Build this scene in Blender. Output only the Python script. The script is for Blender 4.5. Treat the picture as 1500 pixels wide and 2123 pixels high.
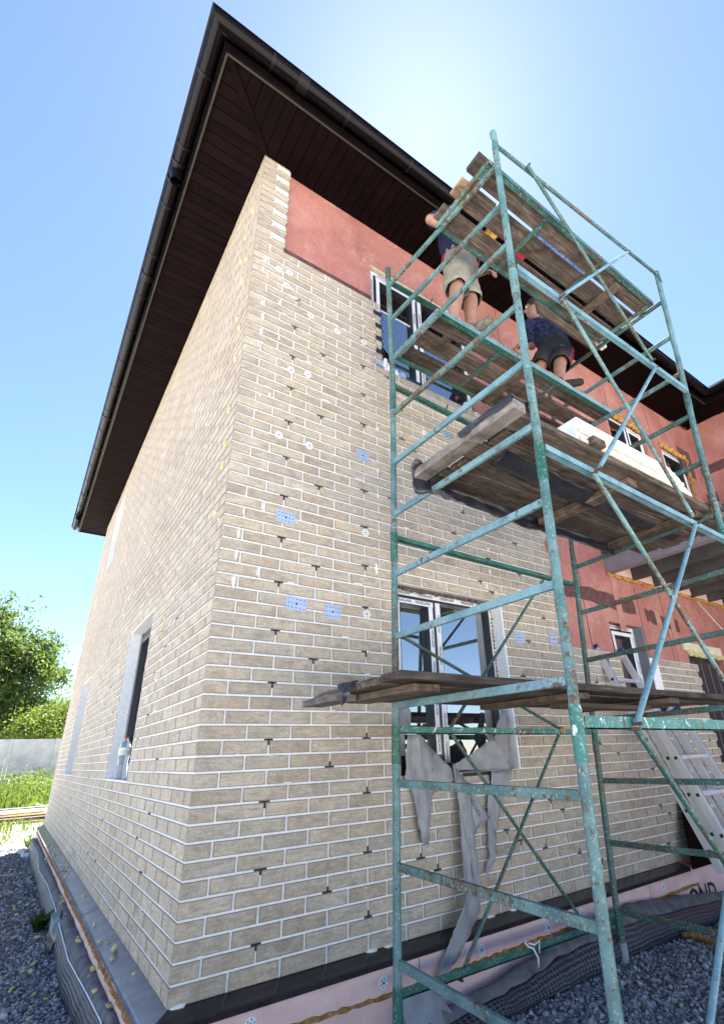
import bpy, bmesh, math, random
import numpy as np
from mathutils import Vector, Matrix, noise as mnoise

for o in list(bpy.data.objects):
    bpy.data.objects.remove(o, do_unlink=True)
scene = bpy.context.scene
COL = scene.collection
R = math.radians
rng = random.Random(11)
nrng = np.random.default_rng(5)

# ------------------------------------------------------------------ camera
CAM = Vector((-0.75132, -2.75743, 0.94965))
YAW, PIT, ROL = R(36.22827), R(23.28767), R(-2.06366)
fwd = Vector((math.sin(YAW)*math.cos(PIT), math.cos(YAW)*math.cos(PIT), math.sin(PIT)))
r0 = Vector((math.cos(YAW), -math.sin(YAW), 0)); u0 = r0.cross(fwd)
rx = r0*math.cos(ROL)+u0*math.sin(ROL); ux = -r0*math.sin(ROL)+u0*math.cos(ROL)
cd = bpy.data.cameras.new('camera'); cam = bpy.data.objects.new('camera', cd); COL.objects.link(cam)
cam.matrix_world = Matrix(((rx.x, ux.x, -fwd.x, CAM.x), (rx.y, ux.y, -fwd.y, CAM.y), (rx.z, ux.z, -fwd.z, CAM.z), (0, 0, 0, 1)))
cd.sensor_fit = 'VERTICAL'; cd.sensor_height = 24.0; cd.sensor_width = 24.0
cd.lens = 24.0*1031.66/2123.0
cd.shift_x = (750.0-819.496)/2123.0; cd.shift_y = (1118.94-1061.5)/2123.0
cd.clip_start = 0.05; cd.clip_end = 3000
scene.camera = cam

# ------------------------------------------------------------------ light
SUN = Vector((0.3198, 0.3340, 0.8867)).normalized()
w = bpy.data.worlds.new('World'); scene.world = w; w.use_nodes = True
wn = w.node_tree.nodes; wl = w.node_tree.links
bg = wn['Background']; sky = wn.new('ShaderNodeTexSky'); sky.sky_type = 'NISHITA'; sky.sun_disc = False
sky.sun_elevation = math.asin(SUN.z); sky.sun_rotation = math.atan2(SUN.x, SUN.y)
sky.air_density = 0.78; sky.dust_density = 0.13; sky.ozone_density = 3.0; sky.altitude = 100
bg.inputs['Strength'].default_value = 0.052
wl.new(sky.outputs[0], bg.inputs['Color'])
sd = bpy.data.lights.new('sun', 'SUN'); sd.energy = 5.0; sd.angle = R(0.53); sd.color = (1.0, 0.97, 0.92)
sun = bpy.data.objects.new('sun', sd); COL.objects.link(sun)
sun.rotation_euler = SUN.to_track_quat('Z', 'Y').to_euler(); sun.location = (10, 10, 30)
scene.view_settings.view_transform = 'Standard'; scene.view_settings.look = 'None'
scene.view_settings.exposure = 2.82; scene.view_settings.gamma = 1.0
scene.view_settings.use_curve_mapping = False
scene.cycles.max_bounces = 8; scene.cycles.diffuse_bounces = 5; scene.cycles.use_denoising = True

GZ = -0.36            # ground level; z = 0 is the bottom of the brick cladding
H = 0.074623; L = 0.25

# ------------------------------------------------------------------ materials
class NT:
    def __init__(s, name):
        s.m = bpy.data.materials.new(name); s.m.use_nodes = True
        s.n = s.m.node_tree.nodes; s.l = s.m.node_tree.links; s.b = s.n['Principled BSDF']
    def node(s, t, **kw):
        nd = s.n.new(t)
        for k, v in kw.items(): setattr(nd, k, v)
        return nd
    def pos(s, scale=(1, 1, 1), rot=(0, 0, 0)):
        g = s.node('ShaderNodeNewGeometry'); mp = s.node('ShaderNodeMapping')
        mp.inputs['Scale'].default_value = scale; mp.inputs['Rotation'].default_value = rot
        s.l.new(g.outputs['Position'], mp.inputs['Vector']); return mp.outputs[0]
    def noise(s, vec, scale, detail=4, rough=0.55, dist=0.0):
        t = s.node('ShaderNodeTexNoise'); t.inputs['Scale'].default_value = scale; t.inputs['Detail'].default_value = detail
        t.inputs['Roughness'].default_value = rough; t.inputs['Distortion'].default_value = dist
        s.l.new(vec, t.inputs['Vector']); return t.outputs['Fac']
    def ramp(s, fac, stops):
        t = s.node('ShaderNodeValToRGB'); e = t.color_ramp.elements
        while len(e) < len(stops): e.new(0.5)
        for i, (p, c) in enumerate(stops):
            e[i].position = p; e[i].color = (c[0], c[1], c[2], 1) if len(c) == 3 else c
        s.l.new(fac, t.inputs['Fac']); return t.outputs['Color']
    def mix(s, fac, a, b, mode='MIX'):
        t = s.node('ShaderNodeMix', data_type='RGBA', blend_type=mode)
        for sock, v in ((t.inputs[0], fac), (t.inputs[6], a), (t.inputs[7], b)):
            if isinstance(v, (int, float)): sock.default_value = v
            elif isinstance(v, tuple): sock.default_value = (*v, 1)
            else: s.l.new(v, sock)
        return t.outputs[2]
    def math(s, op, a, b=0.0):
        t = s.node('ShaderNodeMath', operation=op)
        for i, v in enumerate((a, b)):
            if isinstance(v, (int, float)): t.inputs[i].default_value = v
            else: s.l.new(v, t.inputs[i])
        return t.outputs[0]
    def bump(s, h, strength=0.3, dist=0.01):
        t = s.node('ShaderNodeBump'); t.inputs['Strength'].default_value = strength; t.inputs['Distance'].default_value = dist
        s.l.new(h, t.inputs['Height']); s.l.new(t.outputs[0], s.b.inputs['Normal'])
    def out(s, col=None, rough=0.6, metal=0.0, spec=0.5):
        if col is not None:
            if isinstance(col, tuple): s.b.inputs['Base Color'].default_value = (*col, 1)
            else: s.l.new(col, s.b.inputs['Base Color'])
        s.b.inputs['Roughness'].default_value = rough; s.b.inputs['Metallic'].default_value = metal
        s.b.inputs['Specular IOR Level'].default_value = spec
        return s.m

def mottled(name, c1, c2, scale=6, stretch=(1, 1, 1), rough=0.7, bump=0.15, bdist=0.004, detail=5, metal=0.0, spec=0.4, lo=0.35, hi=0.65, fine=None):
    t = NT(name); p = t.pos(stretch); f = t.noise(p, scale, detail, 0.6)
    c = t.ramp(f, [(lo, c1), (hi, c2)])
    if bump: t.bump(t.noise(p, scale*(fine or 4), 4, 0.6), bump, bdist)
    return t.out(c, rough, metal, spec)

def plain(name, c, rough=0.5, metal=0.0, spec=0.5): return NT(name).out(c, rough, metal, spec)

def brick_mat():
    t = NT('clinker_tile'); p = t.pos((1, 1, 1))
    oi = t.node('ShaderNodeObjectInfo'); at = t.node('ShaderNodeAttribute'); at.attribute_name = 'rnd'
    r = t.math('FRACT', t.math('ADD', oi.outputs['Random'], at.outputs['Fac']))
    # offset the grain brick by brick so neighbours never share a pattern
    cv = t.node('ShaderNodeCombineXYZ'); rr = t.math('MULTIPLY', r, 37.0)
    for i in range(3): t.l.new(rr, cv.inputs[i])
    va = t.node('ShaderNodeVectorMath', operation='ADD'); t.l.new(p, va.inputs[0]); t.l.new(cv.outputs[0], va.inputs[1])
    st = t.node('ShaderNodeMapping'); st.inputs['Scale'].default_value = (7, 7, 46); t.l.new(va.outputs[0], st.inputs['Vector'])
    streak = t.noise(st.outputs[0], 1.0, 7, 0.68, 1.6)
    blot = t.noise(va.outputs[0], 11, 5, 0.6, 0.8)
    fine = t.noise(va.outputs[0], 85, 4, 0.7, 0.4)
    c = t.ramp(streak, [(0.26, (0.36, 0.298, 0.23)), (0.48, (0.485, 0.423, 0.342)), (0.72, (0.61, 0.553, 0.467))])
    c = t.mix(0.5, c, t.ramp(blot, [(0.36, (0.66, 0.66, 0.67)), (0.5, (0.95, 0.94, 0.93)), (0.64, (1.15, 1.12, 1.08))]), 'MULTIPLY')
    c = t.mix(0.45, c, t.ramp(fine, [(0.36, (0.55, 0.54, 0.52)), (0.62, (1.1, 1.1, 1.1))]), 'MULTIPLY')
    c = t.mix(0.85, c, t.ramp(r, [(0.0, (0.78, 0.74, 0.70)), (0.2, (1.0, 0.95, 0.88)), (0.45, (0.90, 0.90, 0.91)), (0.65, (1.10, 1.06, 1.0)), (0.85, (0.98, 0.90, 0.83)), (1.0, (0.84, 0.80, 0.77))]), 'MULTIPLY')
    big = t.noise(p, 1.3, 3, 0.5)
    c = t.mix(0.4, c, t.ramp(big, [(0.35, (0.86, 0.82, 0.76)), (0.65, (1.05, 1.05, 1.06))]), 'MULTIPLY')
    t.bump(t.math('ADD', streak, t.math('MULTIPLY', fine, 0.5)), 0.35, 0.003)
    return t.out(c, 0.62, 0, 0.35)

def paint_mat(name, base, alt, rust=0.50, splash=0.0, seed=0):
    t = NT(name); p = t.pos((1, 1, 1), (seed*0.3, seed*0.7, seed))
    a = t.noise(p, 5.5, 5, 0.6); b = t.noise(p, 34, 6, 0.72, 0.4); d = t.noise(p, 75, 4, 0.65); e = t.noise(t.pos((1, 1, 0.35)), 13, 5, 0.7, 0.6)
    c = t.mix(t.ramp(a, [(0.40, (0, 0, 0)), (0.60, (1, 1, 1))]), base, alt)
    c = t.mix(t.ramp(d, [(0.56, (0, 0, 0)), (0.66, (0.6, 0.6, 0.6))]), c, (0.36, 0.46, 0.44))
    wear = t.math('ADD', t.math('ADD', t.math('MULTIPLY', b, 0.6), t.math('MULTIPLY', e, 0.4)), t.math('MULTIPLY', t.math('SUBTRACT', t.noise(p, 2.4, 3, 0.5), 0.5), 0.42))
    m = t.ramp(wear, [(rust+0.035, (0, 0, 0)), (rust+0.075, (1, 1, 1))])
    rc = t.ramp(d, [(0.4, (0.060, 0.036, 0.024)), (0.55, (0.13, 0.09, 0.055)), (0.7, (0.25, 0.23, 0.17))])
    c = t.mix(m, c, rc)
    if splash:
        sp = t.noise(p, 19, 5, 0.75, 1.0); c = t.mix(t.ramp(sp, [(0.72-splash, (0, 0, 0)), (0.75-splash, (1, 1, 1))]), c, (0.68, 0.70, 0.66))
    t.bump(b, 0.3, 0.002)
    return t.out(c, 0.48, 0, 0.45)

def wood_mat(name, c1, c2, c3, axis='x', rough=0.8):
    t = NT(name); oi = t.node('ShaderNodeObjectInfo')
    sc = {'x': (1.6, 26, 26), 'y': (26, 1.6, 26), 'z': (26, 26, 1.6)}[axis]
    p = t.pos(sc); cv = t.node('ShaderNodeCombineXYZ')
    for i in range(3): t.l.new(t.math('MULTIPLY', oi.outputs['Random'], 40.0), cv.inputs[i])
    va = t.node('ShaderNodeVectorMath', operation='ADD'); t.l.new(p, va.inputs[0]); t.l.new(cv.outputs[0], va.inputs[1])
    g = t.noise(va.outputs[0], 1.0, 6, 0.65, 2.2); f = t.noise(t.pos((9, 9, 9)), 1.0, 4, 0.6); k = t.noise(va.outputs[0], 3.1, 3, 0.6, 3.0)
    c = t.ramp(g, [(0.3, c1), (0.52, c2), (0.72, c3)])
    c = t.mix(0.55, c, t.ramp(f, [(0.32, (0.45, 0.43, 0.42)), (0.65, (1.1, 1.08, 1.05))]), 'MULTIPLY')
    c = t.mix(0.5, c, t.ramp(k, [(0.40, (0.50, 0.45, 0.42)), (0.55, (1, 1, 1))]), 'MULTIPLY')
    c = t.mix(0.75, c, t.ramp(oi.outputs['Random'], [(0, (0.55, 0.52, 0.50)), (1, (1.18, 1.12, 1.06))]), 'MULTIPLY')
    c = t.mix(0.7, c, t.ramp(t.noise(t.pos((3.2, 5, 5)), 1.0, 5, 0.7, 1.0), [(0.36, (0.30, 0.27, 0.25)), (0.52, (1, 1, 1)), (0.72, (1.15, 1.12, 1.1))]), 'MULTIPLY')
    t.bump(g, 0.5, 0.004)
    return t.out(c, rough, 0, 0.25)

def dimple_mat():
    t = NT('dimpled_plastic'); g = t.node('ShaderNodeUVMap'); g.uv_map = 'uv'
    mp = t.node('ShaderNodeMapping'); mp.inputs['Scale'].default_value = (1, 1, 1); t.l.new(g.outputs[0], mp.inputs['Vector'])
    v = t.node('ShaderNodeTexVoronoi'); v.inputs['Scale'].default_value = 1.0; v.inputs['Randomness'].default_value = 0.12
    t.l.new(mp.outputs[0], v.inputs['Vector'])
    ds = v.outputs['Distance']
    n = t.noise(t.pos(), 7, 4)
    ridge = t.mix(n, (0.05, 0.052, 0.065), (0.13, 0.13, 0.145))
    c = t.mix(t.ramp(ds, [(0.30, (0, 0, 0)), (0.42, (1, 1, 1))]), (0.008, 0.008, 0.010), ridge)
    t.bump(ds, 0.9, 0.01)
    return t.out(c, 0.45, 0, 0.45)

def leaf_mat(name, c1, c2):
    t = NT(name); at = t.node('ShaderNodeAttribute'); at.attribute_name = 'rnd'
    c = t.ramp(at.outputs['Fac'], [(0.0, c1), (1.0, c2)])
    t.out(c, 0.5, 0, 0.3)
    tr = t.node('ShaderNodeBsdfTranslucent'); t.l.new(t.mix(0.5, c, (0.20, 0.28, 0.03)), tr.inputs['Color'])
    mx = t.node('ShaderNodeMixShader'); mx.inputs[0].default_value = 0.4
    t.l.new(t.b.outputs[0], mx.inputs[1]); t.l.new(tr.outputs[0], mx.inputs[2])
    t.l.new(mx.outputs[0], t.n['Material Output'].inputs['Surface']); return t.m

def perf_mat():
    t = NT('perforated_soffit'); v = t.node('ShaderNodeTexVoronoi'); v.inputs['Scale'].default_value = 95; v.inputs['Randomness'].default_value = 0.0
    t.l.new(t.pos((1, 1, 0), (0, 0, R(45))), v.inputs['Vector'])
    c = t.mix(t.ramp(v.outputs['Distance'], [(0.22, (0, 0, 0)), (0.30, (1, 1, 1))]), (0.001, 0.001, 0.001), (0.010, 0.005, 0.0055))
    return t.out(c, 0.6, 0, 0.03)

M = {}
M['brick'] = brick_mat()
M['brick_edge'] = mottled('clinker_edge', (0.22, 0.185, 0.15), (0.32, 0.28, 0.235), 30, rough=0.7, bump=0)
def mortar_mat():
    t = NT('mortar'); p = t.pos(); a = t.noise(p, 60, 4, 0.7); b = t.noise(p, 4, 4, 0.6)
    c = t.ramp(a, [(0.3, (0.70, 0.695, 0.685)), (0.6, (0.82, 0.815, 0.805))])
    c = t.mix(0.6, c, t.ramp(b, [(0.30, (0.82, 0.80, 0.77)), (0.5, (1, 1, 1))]), 'MULTIPLY')
    t.bump(a, 0.3, 0.003); return t.out(c, 0.9, 0, 0.2)
M['mortar'] = mortar_mat()
M['gap'] = plain('black_gap', (0.018, 0.018, 0.02), 0.7)
def red_mat():
    t = NT('red_board'); p = t.pos(); a = t.noise(p, 1.6, 6, 0.7, 0.6); b = t.noise(p, 26, 5, 0.75, 0.7); d = t.noise(p, 3.2, 5, 0.7)
    c = t.ramp(a, [(0.3, (0.33, 0.125, 0.105)), (0.5, (0.425, 0.18, 0.15)), (0.7, (0.50, 0.245, 0.205))])
    c = t.mix(0.5, c, t.ramp(b, [(0.35, (0.72, 0.70, 0.70)), (0.62, (1.12, 1.1, 1.1))]), 'MULTIPLY')
    du = t.math('MULTIPLY', t.ramp(d, [(0.52, (0, 0, 0)), (0.72, (1, 1, 1))]), t.ramp(b, [(0.42, (0, 0, 0)), (0.60, (1, 1, 1))]))
    c = t.mix(t.math('MULTIPLY', du, 0.55), c, (0.62, 0.42, 0.38))
    t.bump(b, 0.25, 0.004); return t.out(c, 0.78, 0, 0.3)
M['red'] = red_mat()
M['red_dark'] = mottled('dark_primer', (0.075, 0.035, 0.035), (0.15, 0.065, 0.06), 18, rough=0.85)
M['red_light'] = mottled('pale_tape', (0.40, 0.17, 0.14), (0.48, 0.25, 0.21), 14, rough=0.8)
M['soffit'] = mottled('brown_soffit', (0.0052, 0.0025, 0.0028), (0.0078, 0.0038, 0.0042), 5, rough=0.6, bump=0, spec=0.03)
M['perf'] = perf_mat()
M['trim'] = plain('olive_trim', (0.045, 0.038, 0.030), 0.4, 0, 0.2)
M['gutter'] = plain('brown_gutter', (0.0045, 0.003, 0.0035), 0.22, 0, 0.14)
M['roof'] = plain('brown_roof', (0.008, 0.005, 0.005), 0.4, 0, 0.2)
M['flash'] = mottled('brown_flashing', (0.012, 0.011, 0.014), (0.024, 0.022, 0.027), 9, rough=0.17, bump=0.04, spec=0.55)
M['flash_sky'] = mottled('sky_sheen_flashing', (0.13, 0.135, 0.16), (0.20, 0.205, 0.235), 7, rough=0.22, bump=0.06, spec=0.6)  # left ledge flashing: the sky's reflection is put into a paler base colour
M['xps'] = mottled('pink_foam_board', (0.68, 0.44, 0.40), (0.78, 0.54, 0.50), 7, rough=0.85, bump=0.2)
M['pufoam'] = mottled('brown_foam', (0.22, 0.10, 0.025), (0.50, 0.29, 0.09), 30, rough=0.9, bump=0.9, bdist=0.01)
M['orange'] = mottled('orange_foam', (0.40, 0.18, 0.03), (0.75, 0.43, 0.12), 24, rough=0.9, bump=1.0, bdist=0.015)
M['eps'] = mottled('white_foam', (0.74, 0.75, 0.77), (0.84, 0.84, 0.85), 30, rough=0.9, bump=0.25)
M['eps_cream'] = mottled('cream_foam', (0.62, 0.55, 0.38), (0.74, 0.67, 0.50), 22, rough=0.9, bump=0.25)
M['disc'] = plain('white_plastic', (0.72, 0.72, 0.72), 0.5)
M['smear'] = mottled('white_foam_smear', (0.68, 0.68, 0.62), (0.82, 0.82, 0.76), 60, rough=0.9, bump=0.6)
M['pad'] = mottled('pale_pad', (0.53, 0.50, 0.45), (0.64, 0.61, 0.56), 30, rough=0.9)
M['yellow'] = mottled('yellow_foam', (0.52, 0.45, 0.20), (0.74, 0.67, 0.38), 40, rough=0.9, bump=0.8, bdist=0.01)
M['zinc'] = mottled('zinc_plate', (0.36, 0.45, 0.62), (0.46, 0.55, 0.72), 14, rough=0.38, bump=0.1, metal=0.25)
M['film_tape'] = mottled('printed_film', (0.70, 0.71, 0.75), (0.80, 0.81, 0.84), 12, rough=0.35, bump=0.15)
M['ink'] = plain('black_ink', (0.015, 0.015, 0.018), 0.6)
M['frame'] = plain('anthracite_profile', (0.025, 0.027, 0.032), 0.3)
M['frame_grey'] = plain('grey_profile', (0.16, 0.18, 0.20), 0.3)
def glass_mat():
    t = NT('window_glass'); t.out((0.012, 0.014, 0.016), 0.015, 0, 0.5); t.b.inputs['IOR'].default_value = 4.2
    return t.m
M['glass'] = glass_mat()
M['dark_room'] = plain('dark_room', (0.02, 0.018, 0.016), 0.9)
M['brown_room'] = mottled('brown_board', (0.10, 0.05, 0.03), (0.16, 0.085, 0.05), 6)
M['teal'] = paint_mat('teal_paint', (0.055, 0.140, 0.140), (0.130, 0.238, 0.242), 0.50, 0.04, 1)
M['teal_light'] = paint_mat('pale_blue_paint', (0.110, 0.235, 0.285), (0.185, 0.325, 0.375), 0.53, 0.03, 2)
M['teal_worn'] = paint_mat('worn_teal_paint', (0.06, 0.155, 0.150), (0.15, 0.27, 0.265), 0.46, 0.05, 3)
M['green'] = paint_mat('green_paint', (0.012, 0.085, 0.062), (0.022, 0.125, 0.095), 0.55, 0.0, 4)
M['green_splash'] = paint_mat('splashed_green_paint', (0.025, 0.15, 0.125), (0.05, 0.21, 0.185), 0.55, 0.14, 5)
M['green_worn'] = paint_mat('worn_green_paint', (0.022, 0.078, 0.068), (0.055, 0.135, 0.122), 0.50, 0.0, 6)
M['rust'] = mottled('rusty_steel', (0.06, 0.035, 0.02), (0.16, 0.10, 0.06), 40, rough=0.85)
M['plank'] = wood_mat('weathered_plank', (0.045, 0.036, 0.031), (0.125, 0.103, 0.088), (0.27, 0.235, 0.205), 'x')
M['plank_y'] = wood_mat('weathered_cleat', (0.07, 0.052, 0.040), (0.17, 0.135, 0.105), (0.30, 0.25, 0.205), 'y')
M['plank_grey'] = wood_mat('grey_plank', (0.15, 0.14, 0.14), (0.28, 0.265, 0.26), (0.40, 0.38, 0.37), 'y')
M['plank_new'] = wood_mat('fresh_plank', (0.33, 0.22, 0.12), (0.47, 0.33, 0.20), (0.58, 0.43, 0.27), 'x')
M['black_film'] = mottled('black_film', (0.010, 0.010, 0.014), (0.03, 0.03, 0.045), 12, rough=0.28, bump=0.5, bdist=0.01, spec=0.6)
M['grey_film'] = mottled('grey_membrane', (0.24, 0.242, 0.255), (0.33, 0.33, 0.345), 9, rough=0.55, bump=0.35, bdist=0.004)
M['fabric'] = mottled('geotextile', (0.085, 0.085, 0.095), (0.17, 0.165, 0.165), 12, rough=0.9, bump=0.5)
M['dimple'] = dimple_mat()
M['alu'] = mottled('aluminium', (0.62, 0.63, 0.66), (0.74, 0.75, 0.78), 9, (1, 1, 0.2), rough=0.35, bump=0.05, metal=0.45)
M['alu_dull'] = mottled('dull_aluminium', (0.30, 0.29, 0.29), (0.42, 0.42, 0.43), 12, rough=0.45, bump=0.05, metal=0.6)
M['blue_cap'] = plain('blue_plastic', (0.02, 0.035, 0.20), 0.4)
M['concrete'] = mottled('concrete', (0.44, 0.44, 0.435), (0.60, 0.60, 0.59), 2, rough=0.9, bump=0.4, bdist=0.01, fine=8)
M['sand'] = mottled('sandy_ground', (0.37, 0.35, 0.315), (0.54, 0.515, 0.475), 0.35, rough=0.95, bump=0.6, bdist=0.03, fine=20)
M['gravel_bed'] = mottled('gravel_bed', (0.07, 0.072, 0.08), (0.16, 0.163, 0.175), 55, rough=0.9, bump=1.0, bdist=0.02, fine=1)
def stone_mat():
    t = NT('crushed_stone'); at = t.node('ShaderNodeAttribute'); at.attribute_name = 'rnd'
    c = t.ramp(at.outputs['Fac'], [(0.0, (0.10, 0.102, 0.112)), (0.45, (0.23, 0.234, 0.25)), (0.85, (0.37, 0.37, 0.38)), (1.0, (0.55, 0.55, 0.54))])
    c = t.mix(0.4, c, t.ramp(t.noise(t.pos(), 160, 3), [(0.3, (0.6, 0.6, 0.6)), (0.7, (1.2, 1.2, 1.2))]), 'MULTIPLY')
    return t.out(c, 0.85, 0, 0.3)
M['stone'] = stone_mat()
M['grassblade'] = leaf_mat('grass_blade', (0.055, 0.11, 0.02), (0.13, 0.19, 0.035))
M['leafA'] = leaf_mat('leaf_green', (0.022, 0.060, 0.012), (0.095, 0.150, 0.040))
M['leafB'] = leaf_mat('leaf_lime', (0.075, 0.12, 0.018), (0.16, 0.21, 0.035))
M['leafC'] = leaf_mat('leaf_dark', (0.03, 0.06, 0.014), (0.075, 0.12, 0.03))
M['bark'] = mottled('bark', (0.05, 0.04, 0.03), (0.13, 0.10, 0.08), 12, (1, 1, 0.2), rough=0.95, bump=0.8, bdist=0.02)
M['skin'] = mottled('skin', (0.29, 0.155, 0.11), (0.37, 0.205, 0.15), 14, rough=0.5, bump=0.1)
M['hair'] = plain('dark_hair', (0.03, 0.022, 0.016), 0.6)
def shirt_mat(name, c, printed):
    t = NT(name); p = t.pos(); n = t.noise(p, 9, 4, 0.6, 1.0); col = t.ramp(n, [(0.35, c), (0.7, tuple(min(1, x*1.9) for x in c))])
    if printed:
        s = t.noise(t.pos((1, 1, 1.6)), 26, 3, 0.6, 1.2); col = t.mix(t.ramp(s, [(0.54, (0, 0, 0)), (0.60, (0.7, 0.7, 0.7))]), col, (0.07, 0.075, 0.075))
    t.bump(t.noise(p, 22, 3), 0.4, 0.01); return t.out(col, 0.9, 0, 0.2)
M['navy'] = shirt_mat('navy_cotton', (0.012, 0.015, 0.040), False)
M['navy_print'] = shirt_mat('printed_navy_cotton', (0.010, 0.014, 0.045), True)
M['khaki'] = mottled('khaki_cotton', (0.20, 0.18, 0.14), (0.31, 0.285, 0.235), 14, rough=0.9, bump=0.6, bdist=0.01)
M['black_cloth'] = mottled('black_cotton', (0.016, 0.014, 0.013), (0.035, 0.03, 0.027), 14, rough=0.85, bump=0.5, bdist=0.01)
M['red_trim'] = plain('red_stripe', (0.42, 0.018, 0.045), 0.7)
M['white_print'] = plain('white_print', (0.7, 0.68, 0.6), 0.8)
M['shoe'] = mottled('dusty_shoe', (0.10, 0.09, 0.07), (0.21, 0.19, 0.15), 30, rough=0.9)
def pet_mat():
    t = NT('clear_plastic'); t.out((0.80, 0.86, 0.95), 0.12, 0, 0.5); t.b.inputs['Transmission Weight'].default_value = 0.75; t.b.inputs['IOR'].default_value = 1.2
    return t.m
M['pet'] = pet_mat()
M['red_cap'] = plain('red_cap', (0.40, 0.03, 0.02), 0.4)
M['label_green'] = plain('green_label', (0.52, 0.70, 0.48), 0.5)
M['label_white'] = plain('pale_label', (0.72, 0.76, 0.80), 0.5)
M['paper'] = plain('white_card', (0.78, 0.78, 0.82), 0.7)
M['osb'] = mottled('yellow_board', (0.46, 0.34, 0.13), (0.60, 0.47, 0.22), 5, rough=0.85)
M['dark_wood'] = mottled('dark_boards', (0.05, 0.035, 0.028), (0.11, 0.08, 0.06), 4, (0.4, 4, 4), rough=0.9)
M['beam_grey'] = mottled('grey_joist', (0.055, 0.052, 0.055), (0.095, 0.09, 0.092), 6, rough=0.6, bump=0.2)
M['steel_mauve'] = mottled('primed_steel', (0.19, 0.16, 0.19), (0.25, 0.22, 0.25), 6, rough=0.5)
M['cord'] = plain('white_cord', (0.7, 0.68, 0.66), 0.7)
M['blue_bag'] = mottled('blue_bag', (0.05, 0.10, 0.45), (0.35, 0.50, 0.85), 40, rough=0.4)

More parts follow.
